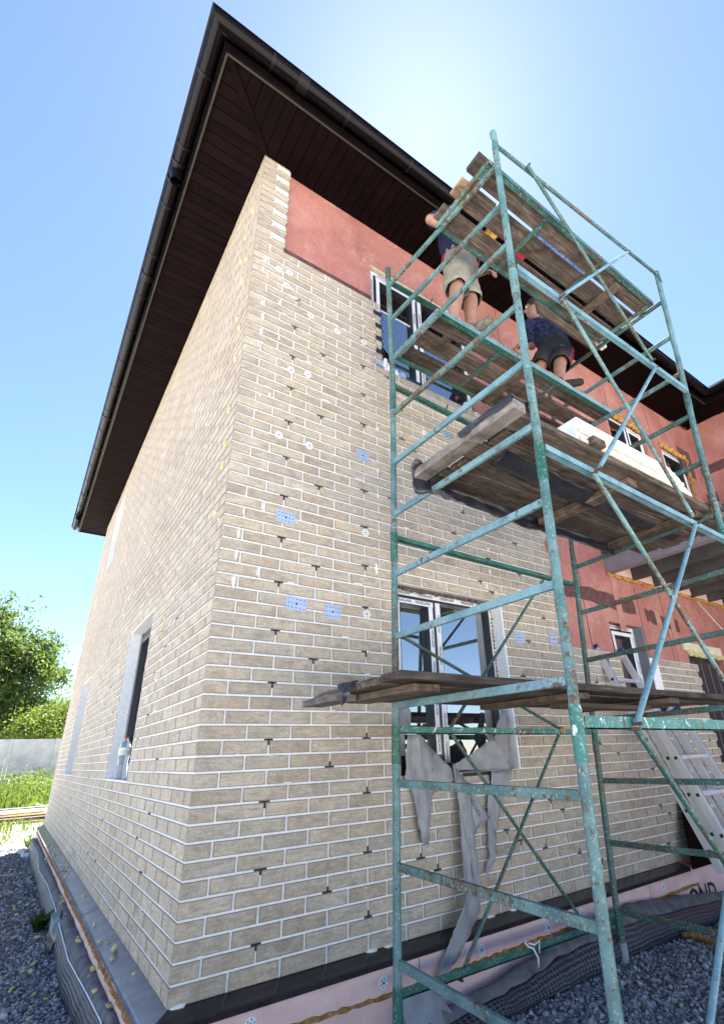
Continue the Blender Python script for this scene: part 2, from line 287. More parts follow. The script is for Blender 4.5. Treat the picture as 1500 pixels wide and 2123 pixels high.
# ------------------------------------------------------------------ mesh builder
class MB:
    def __init__(s): s.v = []; s.f = []
    def add(s, vs, fs):
        b = len(s.v); s.v += [tuple(v) for v in vs]; s.f += [tuple(i+b for i in f) for f in fs]; return s
    def box(s, x0, x1, y0, y1, z0, z1):
        return s.add([(x0, y0, z0), (x1, y0, z0), (x1, y1, z0), (x0, y1, z0), (x0, y0, z1), (x1, y0, z1), (x1, y1, z1), (x0, y1, z1)],
                     [(0, 3, 2, 1), (4, 5, 6, 7), (0, 1, 5, 4), (1, 2, 6, 5), (2, 3, 7, 6), (3, 0, 4, 7)])
    def beam(s, p, q, w, h, up=(0, 0, 1)):
        p = Vector(p); q = Vector(q); d = (q-p).normalized(); sd_ = d.cross(Vector(up))
        if sd_.length < 1e-4: sd_ = d.cross(Vector((1, 0, 0)))
        sd_.normalize(); u = sd_.cross(d).normalized()
        vs = [e+sd_*(a*w/2)+u*(b*h/2) for e in (p, q) for a, b in ((-1, -1), (1, -1), (1, 1), (-1, 1))]
        return s.add(vs, [(0, 1, 2, 3), (7, 6, 5, 4), (0, 4, 5, 1), (1, 5, 6, 2), (2, 6, 7, 3), (3, 7, 4, 0)])
    def tube(s, pts, r, n=12, cap=True):
        pts = [Vector(p) for p in pts]; rs = r if isinstance(r, (list, tuple)) else [r]*len(pts)
        vs = []; fs = []; ref = None
        for i, p in enumerate(pts):
            d = (pts[min(i+1, len(pts)-1)]-pts[max(i-1, 0)]).normalized()
            if ref is None:
                ref = d.cross(Vector((0, 0, 1)))
                if ref.length < 1e-3: ref = d.cross(Vector((1, 0, 0)))
            ref = (ref-d*ref.dot(d)).normalized(); u = d.cross(ref)
            vs += [p+(ref*math.cos(2*math.pi*k/n)+u*math.sin(2*math.pi*k/n))*rs[i] for k in range(n)]
        for i in range(len(pts)-1):
            for k in range(n):
                a = i*n+k; b = i*n+(k+1) % n; fs.append((a, b, b+n, a+n))
        if cap: fs.append(tuple(range(n-1, -1, -1))); fs.append(tuple((len(pts)-1)*n+k for k in range(n)))
        return s.add(vs, fs)
    def prism(s, poly, z0, z1):      # poly in xy, counter-clockwise from above
        n = len(poly); vs = [(x, y, z0) for x, y in poly]+[(x, y, z1) for x, y in poly]
        fs = [tuple(range(n-1, -1, -1)), tuple(range(n, 2*n))]+[(i, (i+1) % n, n+(i+1) % n, n+i) for i in range(n)]
        return s.add(vs, fs)
    def prism_y(s, poly, y0, y1):    # poly in xz
        n = len(poly); vs = [(x, y0, z) for x, z in poly]+[(x, y1, z) for x, z in poly]
        fs = [tuple(range(n)), tuple(range(2*n-1, n-1, -1))]+[(i, n+i, n+(i+1) % n, (i+1) % n) for i in range(n)]
        return s.add(vs, fs)
    def sweep(s, prof, path_fn, ts, closed=False):
        """prof: list of 2-D points; path_fn(t, a, b) -> 3-D point"""
        n = len(prof); vs = [path_fn(t, a, b) for t in ts for a, b in prof]; fs = []
        for i in range(len(ts)-1):
            for k in range(n if closed else n-1):
                a = i*n+k; b = i*n+(k+1) % n; fs.append((a, b, b+n, a+n))
        return s.add(vs, fs)
    def blob(s, c, rr, seed=0, n=7, squash=(1, 1, 1)):
        vs = [(0, 0, 1)]; rg = random.Random(seed)
        rows = [(0.6, 0.8), (1.0, 0.0), (0.6, -0.8)]
        for cr, cz in rows:
            for k in range(n):
                a = 2*math.pi*(k+rg.random()*0.4)/n; j = 0.7+0.6*rg.random()
                vs.append((math.cos(a)*cr*j, math.sin(a)*cr*j, cz*(0.8+0.4*rg.random())))
        vs.append((0, 0, -1)); fs = []
        for k in range(n):
            fs.append((0, 1+k, 1+(k+1) % n)); fs.append((len(vs)-1, 1+2*n+(k+1) % n, 1+2*n+k))
            for r_ in range(2):
                a = 1+r_*n+k; b = 1+r_*n+(k+1) % n; fs.append((a, a+n, b+n, b))
        return s.add([(c[0]+v[0]*rr*squash[0], c[1]+v[1]*rr*squash[1], c[2]+v[2]*rr*squash[2]) for v in vs], fs)
    def mesh(s, name, mat, smooth=False):
        me = bpy.data.meshes.new(name); me.from_pydata(s.v, [], s.f); me.validate(); me.update()
        if mat: me.materials.append(M[mat] if isinstance(mat, str) else mat)
        if smooth: me.shade_smooth()
        return me
    def build(s, name, mat, parent=None, smooth=False, bevel=0):
        return put(name, s.mesh(name, mat, smooth), parent, bevel)

def put(name, me, parent=None, bevel=0, loc=None):
    o = bpy.data.objects.new(name, me); COL.objects.link(o)
    if loc is not None: o.location = loc
    if parent is not None:
        o.parent = parent
        if parent.type == 'EMPTY': o.matrix_parent_inverse = Matrix.Translation(-Vector(parent.location))
    if bevel:
        m = o.modifiers.new('b', 'BEVEL'); m.width = bevel; m.segments = 2; m.limit_method = 'ANGLE'
    return o
def smooth_by_angle(o, a=40):
    o.data.set_sharp_from_angle(angle=R(a)) if hasattr(o.data, 'set_sharp_from_angle') else None
def thing(name, label, cat, loc=(0, 0, 0), group=None):
    o = bpy.data.objects.new(name, None); COL.objects.link(o); o.location = loc; o.empty_display_size = 0.1
    o['label'] = label; o['category'] = cat
    if group: o['group'] = group
    return o
def tag(o, label=None, cat=None, group=None, kind=None):
    for k, v in (('label', label), ('category', cat), ('group', group), ('kind', kind)):
        if v: o[k] = v
    return o
def attr(me, vals):
    a = me.attributes.new('rnd', 'FLOAT', 'FACE'); a.data.foreach_set('value', np.asarray(vals, dtype=np.float32))
def text(body, size, loc, rot, mat, parent, name='lettering', extrude=0.0, shear=0.0, sx=1.0):
    me = TXT.get((body, size))
    if me is None:
        cu = bpy.data.curves.new('lettering', 'FONT'); cu.body = body; cu.size = size; cu.align_x = 'CENTER'; cu.align_y = 'CENTER'
        cu.space_character = 1.05; cu.offset = size*0.02; cu.materials.append(M[mat]); cu.resolution_u = 2
        tmp = bpy.data.objects.new('tmp', cu); COL.objects.link(tmp); dg = bpy.context.evaluated_depsgraph_get(); dg.update()
        me = bpy.data.meshes.new_from_object(tmp.evaluated_get(dg)); me.name = 'lettering'; bpy.data.objects.remove(tmp, do_unlink=True)
        if not me.materials: me.materials.append(M[mat])
        TXT[(body, size)] = me
    o = bpy.data.objects.new(name, me); COL.objects.link(o); o.location = loc; o.rotation_euler = rot; o.scale = (sx, 1, 1)
    o.parent = parent
    return o
TXT = {}
def mesh_from_np(name, V, F, mat, per=None):
    me = bpy.data.meshes.new(name); k = F.shape[1]
    me.vertices.add(len(V)); me.vertices.foreach_set('co', V.astype(np.float32).ravel())
    me.loops.add(F.size); me.loops.foreach_set('vertex_index', F.astype(np.int32).ravel())
    me.polygons.add(len(F)); me.polygons.foreach_set('loop_start', np.arange(0, F.size, k, dtype=np.int32))
    try: me.polygons.foreach_set('loop_total', np.full(len(F), k, dtype=np.int32))
    except Exception: pass
    me.update(calc_edges=True); me.validate(); me.materials.append(M[mat])
    if per is not None: attr(me, per)
    return me
# ------------------------------------------------------------------ ground
def terrain():
    xs = sorted(set([-400, -150, -60, -30, -15, -8, -5, -3.5, -2.5, -1.5, -0.8, 0, 1, 2, 3, 4, 5, 6.5, 8, 12, 20, 40, 100, 400]))
    ys = sorted(set([-400, -150, -60, -30, -15, -8, -5, -3.5, -2, -1, 0, 2, 4, 6, 8, 10, 12, 14, 16, 18, 20, 22, 25, 30, 40, 80, 200, 600]))
    V = []; 
    for y in ys:
        for x in xs:
            z = GZ-0.02
            if y > 11: z += min((y-11)*0.03, 0.45)
            if abs(x) < 30 and abs(y) < 40: z += 0.03*mnoise.noise(Vector((x*0.7, y*0.7, 3)))
            V.append((x, y, z if y < 100 else 0.3))
    n = len(xs); F = [(j*n+i, j*n+i+1, (j+1)*n+i+1, (j+1)*n+i) for j in range(len(ys)-1) for i in range(n-1)]
    me = bpy.data.meshes.new('ground'); me.from_pydata(V, [], F); me.update(); me.materials.append(M['sand']); me.shade_smooth()
    return tag(put('ground', me), 'pale sandy building plot around the house', None, None, 'structure')
terrain()
b = MB()
def gz(x, y): return GZ+0.035*mnoise.noise(Vector((x*0.9, y*0.9, 7)))+0.015*mnoise.noise(Vector((x*3, y*3, 1)))
def patch(x0, x1, y0, y1, st):
    nx = int((x1-x0)/st)+1; ny = int((y1-y0)/st)+1; vs = []
    for j in range(ny+1):
        for i in range(nx+1):
            x = x0+(x1-x0)*i/nx; y = y0+(y1-y0)*j/ny
            e = min(x-x0, x1-x, y-y0, y1-y)
            vs.append((x, y, gz(x, y)-(0.06 if e < 1e-6 else 0)))
    b.add(vs, [(j*(nx+1)+i, j*(nx+1)+i+1, (j+1)*(nx+1)+i+1, (j+1)*(nx+1)+i) for j in range(ny) for i in range(nx)])
patch(-2.6, -0.05, -3.6, 9.6, 0.15); patch(-0.05, 7.3, -3.6, -0.05, 0.15)
tag(b.build('gravel_bed', 'gravel_bed', None, True), 'dark strip of bedding under the crushed stone', None, None, 'structure')

ICO_V = []
_t = (1+5**0.5)/2
for a_, b_ in ((-1, _t), (1, _t), (-1, -_t), (1, -_t)): ICO_V.append((a_, b_, 0))
for a_, b_ in ((-1, _t), (1, _t), (-1, -_t), (1, -_t)): ICO_V.append((0, a_, b_))
for a_, b_ in ((_t, -1), (_t, 1), (-_t, -1), (-_t, 1)): ICO_V.append((a_, 0, b_))
ICO_V = np.array(ICO_V)/np.linalg.norm((1, _t))
ICO_F = np.array([(0, 11, 5), (0, 5, 1), (0, 1, 7), (0, 7, 10), (0, 10, 11), (1, 5, 9), (5, 11, 4), (11, 10, 2), (10, 7, 6), (7, 1, 8), (3, 9, 4), (3, 4, 2), (3, 2, 6), (3, 6, 8), (3, 8, 9), (4, 9, 5), (2, 4, 11), (6, 2, 10), (8, 6, 7), (9, 8, 1)])
def scatter_stones(name, pts, rmin, rmax, mat, flat=0.7):
    n = len(pts); P = np.array(pts); r = (rmin+(rmax-rmin)*nrng.random(n)**1.6)*(1+0.8*(nrng.random(n) > 0.93))
    base = ICO_V[None]*nrng.uniform(0.62, 1.2, (n, 12, 1)); sc = np.stack([nrng.uniform(0.8, 1.35, n), nrng.uniform(0.6, 1.0, n), nrng.uniform(0.5, 0.95, n)*flat/0.7], 1)
    V = base*sc[:, None, :]
    ax = nrng.normal(size=(n, 3)); ax /= np.linalg.norm(ax, axis=1)[:, None]; th = nrng.uniform(0, 6.28, n)
    c, s_ = np.cos(th)[:, None, None], np.sin(th)[:, None, None]; k = ax[:, None, :]
    V = V*c+np.cross(np.broadcast_to(k, V.shape), V)*s_+k*(V*k).sum(2, keepdims=True)*(1-c)
    V = V*r[:, None, None]+P[:, None, :]
    F = (ICO_F[None]+(np.arange(n)*12)[:, None, None]).reshape(-1, 3)
    return put(name, mesh_from_np(name, V.reshape(-1, 3), F, mat, np.repeat(nrng.random(n), 20)))
pts = []
def rain(n, x0, x1, y0, y1):
    for _ in range(n):
        x = rng.uniform(x0, x1); y = rng.uniform(y0, y1); pts.append((x, y, gz(x, y)+rng.uniform(-0.003, 0.010)))
rain(9000, -1.0, -0.10, 0.6, 3.6); rain(8000, -1.1, -0.10, 3.6, 9.4); rain(6000, 1.1, 2.4, -1.1, -0.10); rain(7500, 2.4, 4.3, -1.3, -0.10); rain(1500, 0.2, 1.2, -0.6, -0.1)
tag(scatter_stones('gravel', pts, 0.008, 0.0165, 'stone'), 'bluish grey crushed stone spread round the foot of the house', None, None, 'stuff')

# ------------------------------------------------------------------ the house
house = thing('brick_house', 'two-storey house half clad in beige brick tiles with dark brown eaves', 'house')
XW, YD, ZS = 7.5, 9.2, 5.84         # wing wall, depth, soffit height
def spans(k):
    if k < 24: s = [(0.0, 5.52+(0.05 if k % 2 else 0.0))]
    elif k < 40: s = [(0.0, 3.06+(0.085 if (k//2) % 2 else 0.0))]
    elif k < 54: s = [(0.0, 3.06+(0.085 if (k//2) % 2 else 0.0))]
    elif k < 64: s = [(0.0, 1.135+(0.06 if k % 2 else 0.0)-(0.02 if k > 60 else 0))]
    else: s = [(0.0, 0.237+(0.012 if k % 2 else 0.0))]
    holes = []
    if 11 <= k < 28: holes.append((1.25, 2.345))
    if k >= 18: holes.append((3.97, 4.50))
    for a, c in holes:
        n = []
        for p, q in s:
            if c <= p or a >= q: n.append((p, q)); continue
            if a > p: n.append((p, a))
            if c < q: n.append((c, q))
        s = n
    return s
LWIN = [(1.78, 2.86, 11, 29), (6.05, 7.10, 11, 29), (6.47, 7.52, 56, 73)]
def lspans(k):
    s = [(0.0, YD)]
    for a, c, k0, k1 in LWIN:
        if k0 <= k < k1:
            n = []
            for p, q in s:
                if c <= p or a >= q: n.append((p, q)); continue
                n += [(p, a), (c, q)]
            s = n
    return s
KTOP = 78
J = 0.0053; TH = 0.014; REC = 0.0062
cl = MB()
for k in range(KTOP+1):
    z0, z1 = k*H, (k+1)*H
    if k == KTOP: z1 = ZS-0.012
    for p, q in spans(k): cl.box(p if p > 0 else REC, q, REC, 0.05, z0, z1)
    for p, q in lspans(k): cl.box(REC, 0.06, p if p > 0 else 0.05, q, z0, z1)
clad = cl.build('brick_cladding', 'mortar', house)
TILES = []      # (face, u0, u1, z0, z1, corner)
for k in range(KTOP+1):
    z0 = k*H+(J if k else 0.0); z1 = (k+1)*H-J
    if k == KTOP: z1 = ZS-0.014
    off = 0.0 if k % 2 == 0 else 0.5
    for face, sp in (('F', spans(k)), ('L', lspans(k))):
        o_ = off if face == 'F' else 0.5-off
        edge = 9 if face == 'F' else 40
        js = [n_*L+(o_*L) for n_ in range(0, edge+20)]
        if o_ == 0.0: js = [n_*L for n_ in range(1, edge+20)]
        for p, q in sp:
            cuts = [p]+[j for j in js if p+0.02 < j < q-0.02]+[q]
            for a, c in zip(cuts[:-1], cuts[1:]):
                u0 = a+(J if a > p else 0); u1 = c-(J if c < q else 0)
                if a == 0.0: u0 = 0.0 if face == 'F' else TH
                if u1-u0 > 0.015: TILES.append((face, u0, u1, z0, z1, a == 0.0))
def tile_mesh(face, w_, h_, corner):
    c = 0.0036; f0 = 0 if corner else c
    o4 = [(0, 0), (w_, 0), (w_, h_), (0, h_)]; i4 = [(f0, c), (w_-c, c), (w_-c, h_-c), (f0, h_-c)]
    if face == 'F':
        vs = [(u, TH, z) for u, z in o4]+[(u, 0.0028 if not (corner and u == 0) else 0.0, z) for u, z in o4]+[(u, 0, z) for u, z in i4]
        fs = [(0, 1, 5, 4), (1, 2, 6, 5), (2, 3, 7, 6), (3, 0, 4, 7), (4, 5, 9, 8), (5, 6, 10, 9), (6, 7, 11, 10), (7, 4, 8, 11), (8, 9, 10, 11)]
    else:
        vs = [(TH, u, z) for u, z in o4]+[(0.0028 if not (corner and u == 0) else 0.0, u, z) for u, z in o4]+[(0, u, z) for u, z in i4]
        fs = [tuple(reversed(f)) for f in [(0, 1, 5, 4), (1, 2, 6, 5), (2, 3, 7, 6), (3, 0, 4, 7), (4, 5, 9, 8), (5, 6, 10, 9), (6, 7, 11, 10), (7, 4, 8, 11), (8, 9, 10, 11)]]
    return vs, fs
def seen(t):
    f, u0, u1, z0, z1, c = t
    P = Vector(((u0+u1)/2, 0, (z0+z1)/2)) if f == 'F' else Vector((0, (u0+u1)/2, (z0+z1)/2))
    d = CAM-P; n_ = Vector((0, -1, 0)) if f == 'F' else Vector((-1, 0, 0))
    return (u1-u0)*(z1-z0)*d.normalized().dot(n_)/d.length_squared
order = sorted(range(len(TILES)), key=lambda i: -seen(TILES[i]))
single = set(order[:300]); cache = {}; rest = MB(); rv = []
for i, (face, u0, u1, z0, z1, corner) in enumerate(TILES):
    dep = 0.0 if corner else rng.uniform(-0.0012, 0.0012)
    w_, h_ = round(u1-u0, 3), round(z1-z0, 4)
    loc = (u0, dep, z0) if face == 'F' else (dep, u0, z0)
    if i in single:
        key = (face, w_, h_, corner)
        if key not in cache:
            vs, fs = tile_mesh(*key); me = bpy.data.meshes.new('brick'); me.from_pydata(vs, [], fs); me.update(); me.materials.append(M['brick']); me.materials.append(M['brick_edge']); me.polygons.foreach_set('material_index', [1]*8+[0]); cache[key] = me
        put('brick', cache[key], clad, 0, loc)
    else:
        vs, fs = tile_mesh(face, w_, h_, corner); rest.add([(v[0]+loc[0], v[1]+loc[1], v[2]+loc[2]) for v in vs], fs); rv += [rng.random()]*len(fs)
ob = rest.build('far_bricks', None, clad); ob.data.materials.append(M['brick']); ob.data.materials.append(M['brick_edge']); ob.data.polygons.foreach_set('material_index', ([1]*8+[0])*(len(rv)//9)); attr(ob.data, rv); tag(ob, None, None, None, 'stuff')

# black joint clips left in the unfilled joints
def clip(u, z, face, flip):
    s = -1 if flip else 1; m = MB(); d0, d1 = 0.0035, REC+0.0005
    wd = rng.uniform(0.026, 0.036); vl = rng.uniform(0.022, 0.034)
    for (a, c, e, g) in ((u-wd, u+wd*rng.uniform(0.8, 1), z-0.0042, z+0.0042), (u-0.0042, u+0.0042, z-vl if s > 0 else z, z if s > 0 else z+vl)):
        m.box(a, c, d0, d1, e, g) if face == 'F' else m.box(d0, d1, a, c, e, g)
    m.build('joint_clip', 'gap', house)
for n_ in range(15): clip(1.5*L, (2+4*n_)*H, 'F', False)
for kk in (4, 12, 20, 28, 36, 44, 52): clip(3*L if kk in (4, 12) else 2.5*L, kk*H, 'F', kk in (4, 12))
for kk in (1, 5, 9, 13, 17, 21, 25, 29, 33, 37, 41, 45, 49, 53, 57): clip(4*L, (kk+(1 if kk < 20 else 0))*H, 'F', kk < 20)
for x_ in range(5, 22):
    for kk in range(2, 53, 4):
        kk2 = kk+(x_*3) % 4; fl_ = rng.random() < 0.4; on = (x_+0.5 if (kk2-(0 if fl_ else 1)) % 2 else x_)*L
        if rng.random() < 0.5 and any(p+0.06 < on < q-0.06 for p, q in spans(kk2)) and any(p+0.06 < on < q-0.06 for p, q in spans(kk2-1)): clip(on, kk2*H, 'F', fl_)
for y_ in range(3, 18):
    for kk in range(3, 40, 4):
        kk2 = kk+(y_ % 2)*2; on = (y_ if (kk2-1) % 2 else y_+0.5)*L
        if rng.random() < 0.22 and any(p+0.06 < on < q-0.06 for p, q in lspans(kk2)) and any(p+0.06 < on < q-0.06 for p, q in lspans(kk2-1)): clip(on, kk2*H, 'L', rng.random() < 0.3)

# walls behind the cladding
OPEN = [(1.25, 2.345, 0.82, 2.09), (1.12, 2.36, 4.0, 5.31), (3.97, 4.50, 1.34, 2.13), (5.5, 6.38, -0.2, 1.93), (4.97, 5.92, 4.05, 5.2), (6.36, 7.12, 3.9, 5.17)]
def holed(mb, u0, u1, z0, z1, holes, d0, d1, mp):
    us = sorted(set([u0, u1]+[h[i] for h in holes for i in (0, 1)])); zs = sorted(set([z0, z1]+[h[i] for h in holes for i in (2, 3)]))
    for a, c in zip(us[:-1], us[1:]):
        run = None
        for e, g in zip(zs[:-1], zs[1:]):
            inside = any(h[0] <= (a+c)/2 <= h[1] and h[2] <= (e+g)/2 <= h[3] for h in holes)
            if inside:
                if run: mp(mb, a, c, d0, d1, run[0], run[1]); run = None
            else: run = (run[0], g) if run else (e, g)
        if run: mp(mb, a, c, d0, d1, run[0], run[1])
def mpF(mb, u0, u1, d0, d1, z0, z1): mb.box(u0, u1, d0, d1, z0, z1)
def mpL(mb, u0, u1, d0, d1, z0, z1): mb.box(d0, d1, u0, u1, z0, z1)
m = MB(); holed(m, 0.06, XW+0.2, 0.0, ZS+0.1, OPEN, 0.05, 0.32, mpF); wallF = m.build('front_wall', 'red', house)
m = MB(); holed(m, 0.32, YD, 0.0, ZS+0.1, [(a, c, k0*H, k1*H) for a, c, k0, k1 in LWIN], 0.06, 0.32, mpL); m.build('side_wall', 'red', house)
m = MB(); m.box(XW, XW+0.3, -4.2, 0.05, GZ-0.1, ZS+0.1); wing = m.build('wing_wall', 'red', house)
m = MB(); m.box(0.06, 13.5, YD-0.3, YD-0.002, GZ-0.1, ZS+0.1); m.box(13.2, 13.5, -4.2, YD-0.3, GZ-0.1, ZS+0.1); m.box(XW+0.3, 13.2, -4.2, -3.9, GZ-0.1, ZS+0.1); m.build('rear_wall', 'red', house)
m = MB(); m.box(0.33, 7.4, 0.42, 0.44, 0, ZS); m.box(0.42, 0.44, 0.44, YD-0.4, 0, ZS); m.box(0.45, 13, 0.45, YD-0.4, ZS+0.02, ZS+0.04); m.build('dark_rooms', 'dark_room', house)
# dark and pale primer bands on the red boards
m = MB(); m.box(0.25, 1.12, 0.046, 0.0497, 4.80, 4.882); m.build('primer_band', 'red_dark', wallF)
for x0, x1, zz0, zz1 in ((3.2, 4.55, 2.32, 2.47), (4.75, 5.45, 2.22, 2.36)):
    mm = MB(); n_ = 10
    top = [(x0+(x1-x0)*i/n_, zz1-0.05*i/n_+rng.uniform(-.02, .02)) for i in range(n_+1)]; bot = [(x0+(x1-x0)*i/n_, zz0-0.05*i/n_+rng.uniform(-.02, .02)) for i in range(n_, -1, -1)]
    mm.prism_y(bot[::-1]+top[::-1], 0.046, 0.0496); mm.build('primer_band', 'red_dark', wallF)
for x0, zz0, zz1 in ((4.17, 2.05, 2.66), (4.95, 2.18, 2.36), (5.75, 2.0, 2.6), (5.25, 1.75, 2.5)):
    MB().box(x0, x0+0.11, 0.0455, 0.0492, zz0, zz1).build('tape_strip', 'red_light', wallF)
MB().box(6.95, 7.35, 0.046, 0.0497, 4.85, 5.35).build('primer_band', 'red_dark', wallF)
MB().box(XW-0.0035, XW-0.0003, -3.0, 0.0, 4.92, 5.08).build('primer_band', 'red_dark', wing)
MB().box(XW-0.0035, XW-0.0003, -0.12, 0.03, 3.8, 4.6).build('primer_band', 'red_dark', wing)
# vertical board joints
for x0, zz0, zz1 in ((4.62, 1.8, 2.6), (5.15, 1.8, 2.6), (3.6, 1.8, 2.9), (5.05, 5.2, 5.83), (6.15, 3.9, 5.83), (2.9, 4.1, 5.83)):
    MB().box(x0, x0+0.006, 0.0470, 0.0494, zz0, zz1).build('board_joint', 'red_dark', wallF)

# ------------------------------------------------------------------ plinth, flashing
m = MB(); m.box(-0.085, 0.06, -0.085, YD, GZ-0.25, -0.040); m.box(0.06, 7.45, -0.085, 0.05, GZ-0.25, -0.040)
pl = m.build('plinth_boards', 'xps', house)
fl = MB(); prof = [(0.004, -0.001), (-0.092, -0.026), (-0.100, -0.030), (-0.101, -0.052), (-0.094, -0.053), (-0.090, -0.036), (0.004, -0.012)]
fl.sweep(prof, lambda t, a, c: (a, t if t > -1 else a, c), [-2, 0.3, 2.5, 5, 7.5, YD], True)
fls = fl.build('drip_flashing', 'flash_sky', house); fl = MB()
fl.sweep(prof, lambda t, a, c: (t if t > -1 else a, a, c), [-2, 0.3, 2.0, 4.2], True)
flo = fl.build('drip_flashing', 'flash', house)
for y_ in (2.05, 4.1, 6.2): MB().sweep([(p*1.02, q+0.002) for p, q in prof[:4]], lambda t, a, c: (a, t, c), [y_, y_+0.03]).build('lap_joint', 'flash_sky', fls)
for x_ in (1.62, 3.1): MB().sweep([(p*1.02, q+0.002) for p, q in prof[:4]], lambda t, a, c: (t, a, c), [x_, x_+0.03]).build('lap_joint', 'flash', flo)
def rough_strip(name, mat, parent, face, u0, u1, zc, hh, proud=0.012, seed=0):
    mb = MB(); n_ = int((u1-u0)/0.03); rg = random.Random(seed); vs = []
    for i in range(n_+1):
        u = u0+(u1-u0)*i/n_; a = hh*(0.35+0.65*rg.random()); c = hh*(0.35+0.65*rg.random()); z = zc+0.006*math.sin(u*3+seed)
        for dd, e in ((-0.0855, a), (-0.085-proud*rg.uniform(0.5, 1.2), a*0.5), (-0.085-proud*rg.uniform(0.5, 1.2), -c*0.5), (-0.0855, -c)):
            vs.append((u, dd, z+e) if face == 'F' else (dd, u, z+e))
    fs = [(i*4+k, i*4+k+1, i*4+k+5, i*4+k+4) for i in range(n_) for k in range(3)]
    mb.add(vs, fs); mb.build(name, mat, parent)
rough_strip('foam_seam', 'pufoam', pl, 'F', -0.08, 4.3, -0.165, 0.016, seed=1)
rough_strip('foam_seam', 'pufoam', pl, 'L', -0.08, 9.0, -0.085, 0.020, 0.016, seed=2)
for x_ in (1.26, 2.34, 3.55): MB().box(x_, x_+0.004, -0.0862, -0.084, -0.16, -0.06).build('board_joint', 'red_dark', pl)
t_ = text('OND', 0.20, (4.34, -0.0870, -0.255), (R(90), 0, 0), 'ink', pl, 'board_print')
def disc(u, z, face, r=0.030, d=-0.003):
    mb = MB(); n_ = 16
    P = lambda a, c, dd: (u+a, d+dd, z+c) if face == 'F' else (d+dd, u+a, z+c)
    ring = [(math.cos(2*math.pi*i/n_), math.sin(2*math.pi*i/n_)) for i in range(n_)]
    vs = [P(a*r, c*r, 0.004) for a, c in ring]+[P(a*r*0.94, c*r*0.94, 0) for a, c in ring]+[P(a*r*0.3, c*r*0.3, 0) for a, c in ring]+[P(a*r*0.22, c*r*0.22, 0.004) for a, c in ring]+[P(0, 0, 0.006)]
    fs = [(q*n_+i, q*n_+(i+1) % n_, (q+1)*n_+(i+1) % n_, (q+1)*n_+i) for q in range(3) for i in range(n_)]+[(3*n_+i, 3*n_+(i+1) % n_, 4*n_) for i in range(n_)]
    o = mb.add(vs, fs).build('anchor_disc', 'disc', house)
    hb = MB()
    for i in range(6):
        a = 2*math.pi*i/6+0.3; cx_, cz_ = math.cos(a)*r*0.62, math.sin(a)*r*0.62
        q = [(cx_+math.cos(s_)*r*0.13, cz_+math.sin(s_)*r*0.13) for s_ in (0.4, 1.97, 3.54, 5.11)]
        hb.add([P(e, g, -0.0006) for e, g in q], [(0, 1, 2, 3)])
    q = [(math.cos(s_)*r*0.2, math.sin(s_)*r*0.2) for s_ in np.linspace(0, 6.28, 7)[:-1]]; hb.add([P(e, g, -0.0006) for e, g in q], [tuple(range(6))])
    hb.build('screw_holes', 'ink', o)
for u, z in ((0.30, 4.566), (0.21, 4.546), (0.283, 4.413), (0.503, 4.223), (0.747, 4.193), (1.008, 4.22), (0.365, 3.592), (0.502, 3.618), (0.308, 2.992), (0.538, 2.989), (1.003, 2.418), (1.008, 1.819), (1.626, 3.515), (2.316, 4.0)): disc(u, z, 'F')
for u, z in ((0.335, -0.105), (1.03, -0.115), (1.72, -0.115), (2.32, -0.115), (2.68, -0.10), (3.75, -0.105)): disc(u, z, 'F', 0.03, -0.0885)
for u, z, rot, wd, hh in ((0.984, 3.059, -4, .115, .085), (0.393, 2.383, -3, .13, .085), (0.495, 1.818, -4, .135, .085), (0.748, 1.799, 0, .115, .09), (2.512, 1.807, 4, .13, .085), (2.957, 1.834, 2, .10, .11), (1.888, 3.579, 30, .09, .09)):
    mb = MB(); c, s = math.cos(R(rot)), math.sin(R(rot))
    P = lambda a, e, dd: (u+a*c-e*s, dd, z+a*s+e*c)
    q = [(-wd/2, -hh/2), (wd/2, -hh/2), (wd/2, hh/2), (-wd/2, hh/2)]
    mb.add([P(a, e, -0.001) for a, e in q]+[P(a, e, -0.0045) for a, e in q], [(4, 5, 6, 7), (0, 1, 5, 4), (1, 2, 6, 5), (2, 3, 7, 6), (3, 0, 4, 7)])
    o = mb.build('fixing_plate', 'zinc', house); hb = MB()
    for i in range(5):
        for j_ in range(3):
            a, e = (-0.4+0.2*i)*wd*0.95, (-0.32+0.32*j_)*hh; r_ = 0.0042 if (i, j_) != (2, 1) else 0.008
            hb.add([P(a+math.cos(t)*r_, e+math.sin(t)*r_, -0.0050) for t in np.linspace(0, 6.28, 7)[:-1]], [tuple(range(6))])
    hb.build('screw_holes', 'ink', o)
def smear(u, z, wd, hh, face, mat, seed, d=0.004):
    rg = random.Random(seed); n_ = 14; ring = []
    for i in range(n_):
        a = 2*math.pi*i/n_; k = 0.65+0.6*rg.random(); ring.append((math.cos(a)*wd/2*k, math.sin(a)*hh/2*k))
    P = lambda a, c, dd: (u+a, dd, z+c) if face == 'F' else (dd, u+a, z+c)
    vs = [P(a, c, 0.0005) for a, c in ring]+[P(a*0.7, c*0.75, -d) for a, c in ring]+[P(0, 0, -d*1.4)]
    MB().add(vs, [(i, (i+1) % n_, n_+(i+1) % n_, n_+i) for i in range(n_)]+[(n_+i, n_+(i+1) % n_, 2*n_) for i in range(n_)]).build('foam_smear', mat, house, True)
